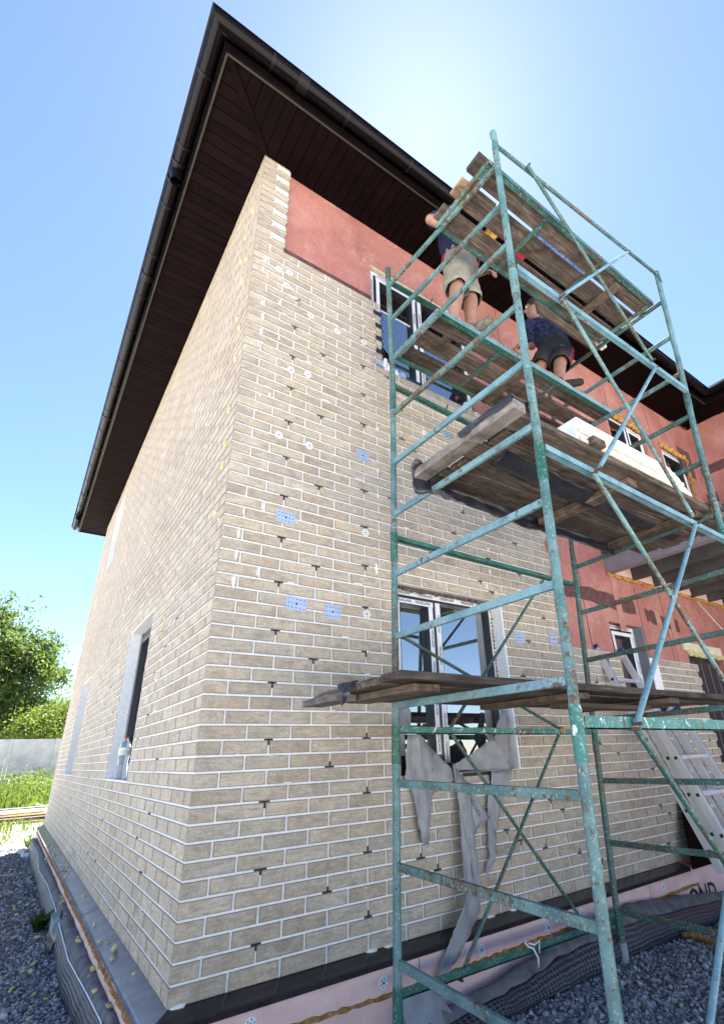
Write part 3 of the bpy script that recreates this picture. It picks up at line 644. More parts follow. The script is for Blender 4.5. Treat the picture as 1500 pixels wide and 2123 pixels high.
sm = [(0.094, 4.578, .03, .07), (0.083, 4.462, .02, .05), (0.123, 4.136, .012, .06), (0.105, 4.115, .03, .05), (0.24, 4.195, .02, .06), (0.112, 3.981, .013, .06), (0.111, 3.837, .012, .065), (0.103, 3.707, .012, .07), (0.254, 3.847, .012, .06), (0.22, 3.30, .02, .04), (0.236, 2.421, .02, .06), (0.12, 2.36, .016, .06), (0.101, 2.205, .018, .07), (0.099, 2.064, .02, .07), (0.101, 1.899, .026, .085), (0.239, 1.983, .014, .06), (1.093, 2.155, .03, .10), (1.12, 2.441, .012, .05), (1.124, 2.976, .018, .05), (1.133, 3.362, .014, .05), (1.12, 2.75, .012, .05), (2.258, 3.016, .02, .05), (2.252, 2.845, .022, .06), (2.261, 2.546, .02, .05), (2.248, 2.344, .02, .05), (2.19, 2.2, .02, .05), (0.33, 3.58, .10, .012), (0.15, 3.27, .02, .03)]
for i, (u, z, wd, hh) in enumerate(sm): smear(u, z, wd, hh, 'F', 'smear', i)
for i, (u, z) in enumerate(((0.224, 4.485), (0.145, 3.922), (0.147, 3.62), (0.187, 4.7), (0.163, 3.18), (0.145, 2.891), (0.152, 2.725), (1.259, 1.961), (1.253, 1.831), (0.3, 5.1), (0.25, 4.1), (0.2, 2.4), (0.15, 5.25), (0.35, 4.85))): smear(u, z, .035, .06, 'L', 'yellow', 50+i, 0.012)
for i, (u, z) in enumerate(((0.05, 0.004), (0.78, -0.02), (1.02, 0.004), (1.12, 0.004), (1.9, 0.004), (2.1, 0.003))): smear(u, z-0.004, 0.07 if i != 1 else 0.035, 0.018 if i != 1 else 0.03, 'F', 'smear', 90+i, 0.010)
db = MB(); rg = random.Random(31)
for i in range(150):
    face = 'F' if i < 105 else 'L'; k = rg.randint(1, 62 if face == 'F' else 50); u = rg.uniform(0.05, 3.0 if face == 'F' else 4.0)
    if not any(p+0.05 < u < q-0.05 for p, q in (spans(k) if face == 'F' else lspans(k))): continue
    z = k*H+rg.uniform(-0.006, 0.006); wd = rg.uniform(0.008, 0.045); hh = rg.uniform(0.004, 0.010); ring = []
    for q in range(9): a = 2*math.pi*q/9; kk = 0.6+0.7*rg.random(); ring.append((u+math.cos(a)*wd*kk, z+math.sin(a)*hh*kk))
    P = (lambda a, c, d: (a, d, c)) if face == 'F' else (lambda a, c, d: (d, a, c))
    db.add([P(a, c, 0.001) for a, c in ring]+[P(u+(a-u)*0.7, z+(c-z)*0.7, -0.0022) for a, c in ring], [(q, (q+1) % 9, 9+(q+1) % 9, 9+q) for q in range(9)]+[tuple(range(9, 18))])
tag(db.build('mortar_dabs', 'mortar', clad), None, None, None, 'stuff')
# pale filler pads on the topmost corner courses
for n_ in range(7):
    z = (65.0+2*n_)*H+0.0075; MB().box(0.128, 0.236, -0.0030, -0.0016, z, z+0.058).build('filler_pad', 'pad', house)

# ------------------------------------------------------------------ windows
def window(u0, u1, z0, z1, d, mp, mulls=(), sash=(), reveal=0.12, tape=True, rot=0, frame='frame', rv=True, tapemat='film_tape', lett=True, rl=(1, 1, 1, 1), rt=0.022):
    def bx(*a):
        mb = MB(); mp(mb, *a); return mb
    fw = 0.062; f = MB()
    mp(f, u0, u1, d, d+0.07, z1-fw, z1); mp(f, u0, u1, d, d+0.07, z0, z0+fw); mp(f, u0, u0+fw, d, d+0.07, z0+fw, z1-fw); mp(f, u1-fw, u1, d, d+0.07, z0+fw, z1-fw)
    for x in mulls: mp(f, x-0.04, x+0.04, d, d+0.07, z0+fw, z1-fw)
    fo = f.build('window', frame, house)
    edges = [u0+fw]+[e for x in mulls for e in (x-0.04, x+0.04)]+[u1-fw]
    for i in range(0, len(edges), 2):
        a, c = edges[i], edges[i+1]
        bx(a, c, d+0.035, d+0.04, z0+fw, z1-fw).build('pane', 'glass', fo)
        if i//2 in sash:
            s = MB(); sw = 0.055
            mp(s, a, c, d-0.012, d+0.034, z1-fw-sw, z1-fw-0.004); mp(s, a, c, d-0.012, d+0.034, z0+fw+0.004, z0+fw+sw); mp(s, a+0.003, a+sw, d-0.012, d+0.034, z0+fw+sw, z1-fw-sw); mp(s, c-sw, c-0.003, d-0.012, d+0.034, z0+fw+sw, z1-fw-sw)
            s.build('sash', frame, fo)
            if tape:
                tm = MB(); mp(tm, a+0.004, c-0.004, d-0.0145, d-0.0125, z1-fw-sw+0.008, z1-fw-0.010); mp(tm, c-sw+0.006, c-0.010, d-0.0145, d-0.0125, z0+fw+sw, z1-fw-sw+0.006); mp(tm, a+0.010, a+sw-0.008, d-0.0145, d-0.0125, z0+fw+sw, z1-fw-sw+0.006)
                tm.build('protective_tape', tapemat, fo)
    if tape:
        tm = MB(); mp(tm, u0+0.004, u1-0.004, d-0.0025, d-0.0005, z1-0.044, z1-0.004); mp(tm, u0+0.004, u0+0.046, d-0.0025, d-0.0005, z0+0.01, z1-0.046); mp(tm, u1-0.046, u1-0.004, d-0.0025, d-0.0005, z0+0.01, z1-0.046)
        for x in mulls: mp(tm, x-0.012, x+0.034, d-0.0025, d-0.0005, z0+fw, z1-fw-0.002)
        tm.build('protective_tape', tapemat, fo)
    if rv:
        def side(a, c, e, g, nm='reveal'):
            bx(a, c, 0.004, d, e, g).build(nm, 'eps', fo)
        t = rt
        if rl[0]: side(u0-0.004, u0+t-0.004, z0, z1)
        if rl[1]: side(u1-t+0.004, u1+0.004, z0, z1)
        if rl[2]: side(u0+t-0.004, u1-t+0.004, z1-0.012, z1+0.004)
        if rl[3]: side(u0+t-0.004, u1-t+0.004, z0-0.004, z0+0.010)
    return fo
W1 = window(1.25, 2.345, 0.821, 2.089, 0.12, mpF, (1.725,), (0,), lett=True, rl=(0, 1, 0, 0))
def letters(parent, y, hor, ver):
    for x, z in hor: text('VIKNALAND', 0.030, (x, y, z), (R(90), 0, 0), 'ink', parent, sx=0.85)
    for x, z in ver: text('VIKNALAND', 0.028, (x, y, z), (R(90), R(90), 0), 'ink', parent, sx=0.85)
letters(W1, 0.1165, [(x, 2.065) for x in (1.40, 1.62, 1.84, 2.06, 2.24)], [(1.736, z) for z in (1.86, 1.62, 1.38, 1.14, 0.95)]+[(2.32, z) for z in (1.8, 1.55, 1.3, 1.05)])
letters(W1, 0.1045, [(x, 2.0) for x in (1.40, 1.58)], [(1.657, z) for z in (1.74, 1.5, 1.26, 1.02)])
# lumpy foam over the window head
rg = random.Random(4); mb = MB()
for i in range(44): mb.blob((1.28+1.05*i/43, 0.085+rg.uniform(-.02, .02), 2.094+rg.uniform(-.008, .006)), rg.uniform(0.014, 0.026), i, 6)
mb.build('head_foam', 'fabric', W1)
mb = MB()
for i in range(40): mb.blob((2.322, 0.112+rg.uniform(-.005, .01), 0.86+1.2*i/39), rg.uniform(0.008, 0.014), i+60, 5)
mb.build('jamb_foam', 'pufoam', W1)
W2 = window(1.13, 2.35, 4.03, 5.295, 0.09, mpF, (1.725,), (0,), rv=False)
letters(W2, 0.0865, [(x, 5.272) for x in (1.3, 1.55, 1.85, 2.1)], [(1.155, z) for z in (5.1, 4.95)]+[(1.736, z) for z in (5.0, 4.75, 4.5, 4.25)])
letters(W2, 0.0745, [], [(1.655, z) for z in (4.95, 4.7, 4.45)])
MB().box(1.2, 1.68, 0.128, 0.133, 4.88, 5.20).build('board_behind', 'brown_room', W2); MB().box(1.19, 1.69, 0.118, 0.127, 4.86, 4.875).build('glazing_bar', 'film_tape', W2)
mb = MB(); mb.box(1.12, 2.37, 0.052, 0.088, 5.298, 5.312); mb.build('head_strip', 'eps_cream', W2)
# ragged black membrane and loose pads in the toothed edge beside the upper window
for i, k in enumerate((56, 58, 60, 62)):
    x0 = 1.10; z = k*H
    MB().prism_y([(x0, z+0.004), (x0+0.13, z-0.004), (x0+0.11, z+0.04), (x0+0.125, z+0.07), (x0+0.02, z+0.068)], 0.018, 0.030).build('torn_strip', 'black_film' if i == 3 else 'gap', house)
    MB().box(x0-0.01, x0+0.10, 0.003, 0.0175, z-0.045, z-0.006).build('loose_pad', 'grey_film', house)
for x0, z, wd, hh, mt in ((1.13, 4.05, .07, .045, 'zinc'), (1.40, 4.035, .05, .05, 'zinc'), (2.18, 4.04, .06, .06, 'eps')): MB().box(x0, x0+wd, 0.0, 0.04, z, z+hh).build('packer', mt, house)
mb = MB(); rg = random.Random(8)
for i in range(16): mb.blob((1.24+rg.random()*0.14, 0.03+rg.random()*0.03, 4.06+rg.random()*0.11), rg.uniform(0.02, 0.04), i, 6)
mb.build('fibre_tuft', 'eps', house, True)
W3 = window(3.98, 4.49, 1.34, 2.12, 0.10, mpF, (), (0,), rv=False)
letters(W3, 0.0965, [(4.12, 2.098), (4.35, 2.098)], [(4.466, z) for z in (1.95, 1.7)])
MB().box(4.505, 4.66, -0.004, 0.004, 1.36, 1.79).build('filler_pad', 'eps', house)
MB().box(4.49, 4.51, 0.0, 0.10, 1.34, 2.12).build('reveal', 'frame_grey', W3)
W4 = window(4.98, 5.91, 4.06, 5.19, 0.10, mpF, (5.45,), (1,), rv=False)
W5 = window(6.37, 7.11, 3.91, 5.16, 0.10, mpF, (), (0,), rv=False)
for u0, u1, zz, mt in ((4.97, 5.93, 5.195, 'orange'), (6.36, 7.13, 5.165, 'orange'), (5.5, 6.38, 1.935, 'yellow')):
    mb = MB(); rg = random.Random(int(u0*10)); n_ = 26
    for i in range(n_): mb.blob((u0+(u1-u0)*i/(n_-1), 0.048+rg.uniform(-.004, .008), zz+rg.uniform(-.02, .025)), rg.uniform(0.022, 0.042), i, 6)
    mb.build('foam_bead', mt, house)
mb = MB(); rg = random.Random(77)
for i in range(26): mb.blob((7.13+rg.uniform(-.02, .02), 0.048, 4.0+1.15*i/25), rg.uniform(0.02, 0.04), i, 6)
mb.build('foam_bead', 'pufoam', house)
for a, c in ((5.905, 5.2), (5.905, 4.6)): pass
# entrance door recess
d_ = MB(); d_.box(5.54, 6.36, 0.10, 0.16, -0.2, 1.90); door = d_.build('door', 'frame', house)
for x in (5.66, 5.86, 6.06, 6.24): MB().box(x, x+0.012, 0.092, 0.0995, -0.1, 1.84).build('door_rib', 'frame_grey', door)
MB().box(5.41, 6.37, 0.030, 0.049, 1.95, 2.05).build('lintel_foam', 'eps_cream', house)
# side windows
for (a, c, k0, k1) in LWIN:
    sw_ = window(a, c, k0*H, k1*H, 0.11, mpL, (), (0,), tape=False, frame='frame', rt=0.008)
    MB().box(0.098, 0.1085, c-0.075, c-0.009, k0*H+0.012, k1*H-0.012).build('cover_strip', 'frame_grey', sw_)
    mb_ = MB(); rg_ = random.Random(int(a*7))
    for q_ in range(30): mb_.blob((0.104, c-0.012-rg_.uniform(0, 0.01), k0*H+0.03+(k1-k0)*H*0.95*q_/29), rg_.uniform(0.008, 0.016), q_, 5)
    mb_.build('jamb_foam', 'pad', sw_)

# ------------------------------------------------------------------ balcony joists over the entrance side
bal = MB(); bal.box(4.10, 7.45, -1.3, 0.04, 2.90, 2.96); bal = bal.build('balcony_deck', 'beam_grey', house)
for i in range(8):
    x = 4.13+0.45*i; MB().box(x, x+0.09, -1.28, 0.045, 2.68, 2.898).build('joist', 'steel_mauve' if i == 0 else 'beam_grey', bal)
    MB().box(x+0.10, x+0.44, 0.012, 0.047, 2.68, 2.80).build('foam_infill', 'xps', bal)
    mb = MB(); rg = random.Random(i)
    for q in range(14): mb.blob((x+0.45*q/13, 0.035, 2.665+rg.uniform(-.012, .008)), rg.uniform(0.014, 0.024), q, 6)
    for q in range(6): mb.blob((x+0.10, 0.02, 2.69+0.11*q/5), rg.uniform(0.010, 0.016), q+30, 5)
    mb.build('foam_bead', 'orange', bal)
MB().box(7.2, 7.25, -1.6, -0.02, 3.55, 4.25).build('balcony_panel', 'frame_grey', bal)

# ------------------------------------------------------------------ eaves
OV = 0.5; YE = YD+OV
sof = MB(); sof.box(-OV, 13.9, -OV, 0.0, ZS+0.018, ZS+0.03); sof.box(-OV, 0.0, 0.0, YE, ZS+0.018, ZS+0.03); sof.box(0.0, 13.9, 0.0, YE, ZS+0.12, ZS+0.13); sof.box(7.0, 13.9, -4.7, -OV, ZS+0.018, ZS+0.03)
sof.box(0.0, 13.9, YD, YE, ZS+0.018, ZS+0.03)
soffit = sof.build('soffit', 'soffit', house)
PW = 0.098; g_ = 0.005
def strip(poly, mat): MB().prism(poly, ZS, ZS+0.016).build('soffit_panel', mat, soffit)
n_ = 0; x = -OV
while x < 7.0-0.01:
    x1 = min(x+PW, 7.0); a, c = x+g_, x1-g_*0.2
    ya, yc = (a if a < 0 else 0.05), (c if c < 0 else 0.05)
    if not (ya < -OV+0.01 and yc < -OV+0.01): strip([(a, -OV), (c, -OV), (c, yc), (a, ya)], 'soffit')
    x = x1; n_ += 1
n_ = 0; y = -OV
while y < YE-0.01:
    y1 = min(y+PW, YE); a, c = y+g_, y1-g_*0.2
    xa, xc = (a if a < 0 else 0.006), (c if c < 0 else 0.006)
    if a > YD: xa = xc = -0.0
    strip([(-OV, a), (xa, a), (xc, c), (-OV, c)], 'perf' if n_ % 3 == 1 else 'soffit'); y = y1; n_ += 1
y = -4.7
while y < -OV-0.01: strip([(7.0, y+g_), (7.49, y+g_), (7.49, y+PW-g_), (7.0, y+PW-g_)], 'soffit'); y += PW
MB().beam((-OV, -OV, ZS-0.004), (0.0, 0.0, ZS-0.004), 0.055, 0.012).build('hip_trim', 'soffit', soffit)
MB().beam((-OV, YE, ZS-0.003), (-0.02, YD, ZS-0.003), 0.03, 0.010).build('hip_trim', 'soffit', soffit)
MB().beam((7.0, -OV, ZS-0.003), (7.48, 0.0, ZS-0.003), 0.05, 0.010).build('hip_trim', 'soffit', soffit)
m = MB(); m.box(-OV-0.006, -OV+0.010, -OV, YE, ZS-0.020, ZS-0.002); m.box(-OV+0.010, 7.0, -OV-0.006, -OV+0.010, ZS-0.020, ZS-0.002); m.build('edge_trim', 'trim', soffit)
m = MB(); m.box(-OV-0.026, -OV-0.007, -OV-0.026, YE+0.02, ZS-0.02, ZS+0.19); m.box(-OV-0.006, 6.99, -OV-0.026, -OV-0.007, ZS-0.02, ZS+0.19); m.box(6.98, 7.0, -4.7, -OV-0.03, ZS-0.02, ZS+0.19); m.box(-OV, 13.9, YE+0.001, YE+0.02, ZS-0.02, ZS+0.19)
m.build('fascia', 'gutter', house)
# gutters: half-round troughs with a rolled lip
gp = []
for i in range(13):
    a = math.pi+math.pi*i/12; gp.append((math.cos(a)*0.062, math.sin(a)*0.062))
gi = [(a*0.93, c*0.93) for a, c in reversed(gp)]
lip = [(gp[0][0]-0.008+0.008*math.cos(t), 0.004+0.008*math.sin(t)) for t in (3.1, 2.0, 1.0, 0.0)]
GP = gp[::-1]+lip+gi[::-1]
GXo = -OV-0.026-0.064; GZc = ZS+0.105
def gut_L(t, a, c): return (GXo+a, t if t > -0.9 else GXo+a+0.0, GZc+c)
gl = MB(); gl.sweep(GP, lambda t, a, c: (GXo+a, t if t > -0.3 else GXo+a, GZc+c), [-0.5, 0.2, 2, 5, 8, YE+0.12], True)
glo = gl.build('gutter', 'gutter', house, True); smooth_by_angle(glo)
gf = MB(); gf.sweep(GP, lambda t, a, c: (t if t > -0.3 else GXo+a, GXo+a, GZc+c), [-0.5, 0.2, 2, 4, 6.91], True)
gfo = gf.build('gutter', 'gutter', house, True); smooth_by_angle(gfo)
gw = MB(); gw.sweep([(a, c) for a, c in GP], lambda t, a, c: (6.91+a, t, GZc+c), [-4.7, -3, -0.6], True); gwo = gw.build('gutter', 'gutter', house, True); smooth_by_angle(gwo)
br = [(math.cos(math.pi+math.pi*i/10)*0.0665, math.sin(math.pi+math.pi*i/10)*0.0665) for i in range(11)]
bri = [(a*0.935, c*0.935) for a, c in reversed(br)]
def hoop(par, f, t, wd=0.025): MB().sweep(br+bri, f, [t, t+wd], True).build('gutter_bracket', 'roof', par)
for y in [-0.25+0.62*i for i in range(17)]: hoop(glo, lambda t, a, c: (GXo+a, t, GZc+c), y)
for y in (1.9, 4.9, 7.9): hoop(glo, lambda t, a, c: (GXo+a*1.04, t, GZc+c*1.04), y, 0.09)
for x in [-0.2+0.66*i for i in range(11)]: hoop(gfo, lambda t, a, c: (t, GXo+a, GZc+c), x)
for x in (0.02, 2.1, 4.2): hoop(gfo, lambda t, a, c: (t, GXo+a*1.04, GZc+c*1.04), x, 0.09)
# outlet spigots
for y in (0.64, 8.9):
    mb = MB(); mb.tube([(GXo, y, GZc-0.05), (GXo, y, GZc-0.10), (GXo, y, GZc-0.16)], [0.062, 0.047, 0.045], 18, False); mb.tube([(GXo, y, GZc-0.16), (GXo, y, GZc-0.06)], [0.042, 0.042], 18, False)
    mb.build('outlet', 'gutter', glo, True)
    hoop(glo, lambda t, a, c: (GXo+a*1.05, t, GZc+c*1.05), y-0.11, 0.03); hoop(glo, lambda t, a, c: (GXo+a*1.05, t, GZc+c*1.05), y+0.08, 0.03)
# hipped roof
e = 0.56; ez = ZS+0.20
rf = MB(); rf.add([(-e, -e, ez), (13.9, -e, ez), (13.9, YD+e, ez), (-e, YD+e, ez), (4.6, 4.6, ez+2.0), (13.9, 4.6, ez+2.0)], [(0, 1, 5, 4), (1, 2, 5), (2, 3, 4, 5), (3, 0, 4), (3, 2, 1, 0)])
rf.add([(6.94, -4.8, ez+0.003), (13.9, -4.8, ez+0.003), (13.9, 3, ez+0.003), (6.94, 3, ez+0.003), (10.4, -1.3, ez+1.4), (10.4, 3, ez+1.4)], [(0, 1, 4), (1, 2, 5, 4), (3, 0, 4, 5), (3, 2, 1, 0)])
rf.build('roof', 'roof', house)
# ------------------------------------------------------------------ scaffold tower
def lerp(tab, z):
    if z <= tab[0][0]: i = 0
    else:
        i = len(tab)-2
        for k in range(len(tab)-1):
            if z <= tab[k+1][0]: i = k; break
    (z0, x0, y0), (z1, x1, y1) = tab[i], tab[i+1]; t = (z-z0)/(z1-z0)
    return Vector((x0+(x1-x0)*t, y0+(y1-y0)*t, z))
PA = [(GZ, 0.952, -0.307), (1.2, 1.002, -0.307), (2.4, 1.036, -0.307), (3.6, 1.072, -0.307), (4.83, 1.066, -0.307)]
PB = [(GZ, 0.885, -1.532), (0.4, 0.919, -1.532), (1.2, 0.968, -1.532), (2.4, 1.028, -1.532), (3.6, 1.066, -1.532), (4.89, 1.10, -1.545)]
PC = [(GZ-0.03, 2.755, -0.307), (0.0, 2.765, -0.307), (1.2, 2.88, -0.307), (2.7, 3.03, -0.307), (3.6, 3.10, -0.307), (4.85, 3.17, -0.307)]
PD = [(GZ, 2.74, -1.532), (1.2, 2.84, -1.532), (2.37, 2.956, -1.532), (3.13, 3.03, -1.535), (3.9, 3.13, -1.55), (4.92, 3.165, -1.59)]
scaf = thing('scaffold_tower', 'tall steel scaffold tower in chipped turquoise paint before the brick wall', 'scaffold', (1.9, -0.92, GZ))
JN = [-0.06, 1.10, 2.30, 3.52]
ZR = [0.03, 0.42, 0.80, 1.20, 1.60, 2.00, 2.43, 2.84, 3.27, 3.79, 4.17, 4.56]
for tab, mt, nm in ((PA, 'teal', 'A'), (PB, 'teal', 'B'), (PC, 'green_worn', 'C'), (PD, 'teal', 'D')):
    zs = sorted(set([t[0] for t in tab]+JN)); zs = [z for z in zs if tab[0][0] <= z <= tab[-1][0]]
    o = MB().tube([lerp(tab, z) for z in zs], 0.0215, 16).build('standard', mt, scaf, True); smooth_by_angle(o)
    for i, z in enumerate(JN):
        if z < tab[0][0]: continue
        ln = 0.20 if nm in 'AB' else 0.14
        cm = {'A': ['green', 'green', 'green', 'green_worn'], 'B': ['green', 'green_splash', 'green', 'teal_worn'], 'C': ['green']*4, 'D': ['green', 'green', 'green', 'green_worn']}[nm][i]
        c = MB().tube([lerp(tab, z-ln), lerp(tab, z+0.0)], 0.0245, 16).build('collar', cm, o, True); smooth_by_angle(c)
    t1 = tab[-1]; e_ = lerp(tab, t1[0]); c = MB().tube([e_-Vector((0, 0, 0.13)), e_+Vector((0, 0, 0.002))], 0.0235, 16).build('spigot', 'green_worn' if nm != 'B' else 'teal_worn', o, True); smooth_by_angle(c)
MB().tube([lerp(PC, GZ-0.02)+Vector((0, 0, -0.02)), lerp(PC, GZ+0.13)], 0.028, 12).build('foot_wrap', 'grey_film', scaf, True)
for t in (PA, PB, PD): MB().box(lerp(t, GZ).x-0.06, lerp(t, GZ).x+0.06, lerp(t, GZ).y-0.06, lerp(t, GZ).y+0.06, GZ-0.01, GZ+0.012).build('base_plate', 'rust', scaf)
def rung(a, c, mt, w_=0.022, h_=0.038): MB().beam(a, c, w_, h_).build('rung', mt, scaf, False, 0.003)
for i, z in enumerate(ZR):
    a = lerp(PA, z+(0.06 if z > 4 else 0.02*z/4)); c = lerp(PB, z-(0.03 if z > 3.2 else 0.01)); d_ = (c-a).normalized()
    rung(a+d_*0.018, c-d_*0.018, 'teal_light' if i in (3, 4, 5, 6, 7) else 'teal' if i < 3 else 'teal_worn' if i in (11, 8) else 'teal')
ZC = [-0.06, 0.33, 0.72, 1.14, 1.60, 2.0, 2.42, 2.86, 3.30, 3.74, 4.15, 4.56]
for i, z in enumerate(ZC):
    a = lerp(PC, z); c = lerp(PD, z+0.01); d_ = (c-a).normalized(); rung(a+d_*0.018, c-d_*0.018, 'green_worn' if i < 9 or i > 10 else 'teal', 0.022, 0.036)
# long rails (angle iron) on both faces
def rail(a, c, mt, h_=0.04, tube_=False):
    if tube_: o = MB().tube([a, c], 0.014, 10).build('rail', mt, scaf, True)
    else: o = MB().beam(a, c, 0.006, h_).beam(Vector(a)+Vector((0, 0.012, -h_/2+0.004)), Vector(c)+Vector((0, 0.012, -h_/2+0.004)), 0.030, 0.006).build('rail', mt, scaf)
    return o
for za, zc, mt in ((4.73, 4.78, 'green'), (3.59, 3.50, 'green'), (2.285, 2.27, 'green'), (1.075, 1.055, 'green_splash'), (-0.10, -0.115, 'green')):
    a = lerp(PA, za); c = lerp(PC, zc); rail((a.x+0.02, -0.285, za), (c.x-0.02, -0.285, zc), mt)
for za, zc, mt, tb in ((4.765, 4.90, 'green_worn', True), (3.545, 3.55, 'teal_light', False), (2.275, 2.21, 'teal_light', False), (1.035, 1.02, 'green_splash', False)):
    a = lerp(PB, za); c = lerp(PD, zc); rail((a.x+0.018, a.y-0.024 if not tb else a.y, za), (c.x-0.018, c.y-0.024 if not tb else c.y, zc), mt, 0.042 if za > 1.1 else 0.05, tb)
def brace(p, q, mt, r=0.0125): 
    p, q = Vector(p), Vector(q); e_ = (q-p).normalized(); o = MB().tube([p, q], r, 10).build('brace', mt, scaf, True); smooth_by_angle(o)
    for x_ in (p, q): MB().tube([x_+Vector((0, -0.022, 0)), x_+Vector((0, 0.026, 0))], 0.008, 6).build('bolt', 'rust', o)
Y1 = -1.578
for p, q, mt in (((1.40, 4.775), (2.52, 3.56), 'green_worn'), ((2.70, 4.86), (1.46, 3.53), 'teal_light'), ((1.47, 3.50), (2.42, 2.25), 'teal'), ((2.54, 3.50), (1.43, 2.27), 'teal_light'), ((1.377, 2.23), (2.38, 1.03), 'teal_worn'), ((2.425, 2.20), (1.285, 1.03), 'teal_light'), ((1.27, 1.01), (2.30, -0.12), 'green_worn'), ((2.33, 1.02), (1.10, -0.15), 'teal_light')):
    if mt == 'green_worn' and p[1] < 1.1: q = (1.99, 0.20)
    brace((p[0], Y1, p[1]), (q[0], Y1, q[1]), mt)
for p, q in (((1.113, 1.62), (2.523, 1.077)), ((2.627, 2.28), (1.425, 1.065)), ((1.448, 1.055), (2.45, -0.07)), ((2.505, 1.055), (1.387, -0.135))):
    brace((p[0], -0.262, p[1]), (q[0], -0.262, q[1]), 'green_worn', 0.011)
for p, q in (((1.08, 3.60), (2.4, 2.30)), ((2.7, 3.5), (1.45, 2.30))): brace((p[0], -0.262, p[1]), (q[0], -0.262, q[1]), 'green_worn', 0.011) if False else None
mb = MB(); rg = random.Random(3)
for i in range(5): mb.blob((2.508+rg.uniform(-.012, .012), -0.29, 1.06+rg.uniform(-.02, .02)), rg.uniform(0.012, 0.02), i, 6)
mb.build('foam_lump', 'orange', scaf)
for x_, z_, y_ in ((1.55, 4.77, -0.29), (1.62, 3.585, -0.29), (1.56, 4.66, -1.56)): MB().beam((x_, y_, z_-0.02), (x_+0.03, y_, z_+0.05), 0.012, 0.008).build('hook', 'rust', scaf)
# string tied round the lower rail
mb = MB(); mb.tube([(1.86, -0.30, -0.06), (1.88, -0.302, -0.085), (1.92, -0.302, -0.10), (1.95, -0.304, -0.15), (1.945, -0.304, -0.19)], 0.006, 6); mb.tube([(1.89, -0.30, -0.07), (1.93, -0.304, -0.085), (1.975, -0.303, -0.075), (1.965, -0.304, -0.13)], 0.005, 6)
tag(mb.build('tied_string', 'smear', None, True), 'pale knotted string tied round the lowest green rail', 'string')

# ------------------------------------------------------------------ framed decks
def deck(name, label, x0, x1, y0, y1, z, boards, mt_frame, endmat, sag=0.0):
    t = thing(name, label, 'platform', ((x0+x1)/2, (y0+y1)/2, z))
    for y, s in ((y0, 1), (y1, -1)):
        f = MB(); f.box(x0, x1, y-0.003 if s > 0 else y-0.003, y+0.003, z-0.045, z+0.0); f.box(x0, x1, min(y, y+s*0.035), max(y, y+s*0.035), z-0.045, z-0.039)
        f.build('side_rail', mt_frame, t)
    for x, s in ((x0, 1), (x1, -1)):
        e_ = MB(); e_.box(x-0.003, x+0.003, y0+0.004, y1-0.004, z-0.045, z+0.003); e_.box(min(x, x+s*0.035), max(x, x+s*0.035), y0+0.004, y1-0.004, z-0.0385, z-0.0335)
        e_.build('end_rail', endmat, t)
    for fx in (0.30, 0.62): 
        xx = x0+(x1-x0)*fx; MB().box(xx, xx+0.04, y0+0.036, y1-0.036, z-0.0375, z-0.0325).build('crossbar', 'green_worn', t)
    for (ya, yb, dz, xa, xb) in boards:
        MB().box(x0+xa, x1-xb, ya, yb, z-0.030+dz, z-0.002+dz).build('board', 'plank', t, False, 0.003)
    return t
D1 = deck('upper_deck', 'topmost plank deck of the scaffold, seen from below against the sky', 1.055, 3.12, -1.505, -0.955, 4.615, [(-1.497, -1.355, 0, .01, .01), (-1.325, -1.165, 0.003, .01, .012), (-1.125, -0.965, 0, .008, .01)], 'green_worn', 'teal_worn')
MB().box(2.20, 3.06, -0.948, -0.925, 4.44, 4.605).build('side_board', 'plank', D1)
MB().box(2.62, 2.68, -1.45, -0.99, 4.530, 4.574).build('cleat', 'plank_y', D1)
D2 = deck('middle_deck', 'narrow plank deck on which the two workers stand', 1.085, 3.22, -0.868, -0.325, 3.862, [(-0.860, -0.715, 0, .01, .01), (-0.665, -0.515, 0.002, .012, .01), (-0.470, -0.335, 0, .01, .012)], 'green', 'teal_light')
MB().box(1.10, 3.20, -0.8725, -0.8705, 3.822, 3.864).build('toe_strip', 'teal_light', D2)
MB().box(1.30, 3.45, -0.8708, -0.8695, 3.866, 3.88).build('upper_strip', 'plank_new', D2)
MB().box(2.02, 2.09, -0.82, -0.36, 3.79, 3.822).build('cleat', 'plank_y', D2)
# loose boards and bits lying on the upper deck
def loose(name, label, cat, x0, x1, y0, y1, z0, z1, mt, rot=0.0, grp=None):
    cx_, cy_ = (x0+x1)/2, (y0+y1)/2; mb = MB(); mb.box(x0-cx_, x1-cx_, y0-cy_, y1-cy_, 0, z1-z0)
    o = put(name, mb.mesh(name, mt), None, 0.002, (cx_, cy_, z0)); o.rotation_euler = (0, 0, R(rot)); return tag(o, label, cat, grp)
loose('wooden_board', 'dark board end jutting past the corner post of the topmost deck', 'board', 0.99, 2.3, -1.49, -1.36, 4.620, 4.66, 'plank')
loose('wooden_board', 'grey board with a pale edge beside the dark one on the topmost deck', 'board', 1.0, 2.6, -1.31, -1.18, 4.622, 4.65, 'plank_new')
loose('wooden_board', 'short brown board at the inner side of the topmost deck', 'board', 1.01, 1.75, -1.10, -0.98, 4.620, 4.65, 'plank')
loose('foam_strip', 'white foam strip on end poking out of the far end of the top deck', 'foam strip', 2.6, 3.24, -1.40, -1.34, 4.622, 4.66, 'eps')
loose('foam_strip', 'stubby white foam strip sticking out below the top deck corner', 'foam strip', 2.85, 3.28, -0.945, -0.885, 4.618, 4.66, 'eps')
loose('blue_bag', 'crumpled blue and white bag seen through the top deck gap', 'bag', 1.75, 2.35, -1.355, -1.325, 4.60, 4.64, 'blue_bag')
loose('plastic_bottle', 'orange necked tube showing through the gap of the top deck', 'tube', 1.40, 1.50, -1.163, -1.128, 4.592, 4.62, 'orange')
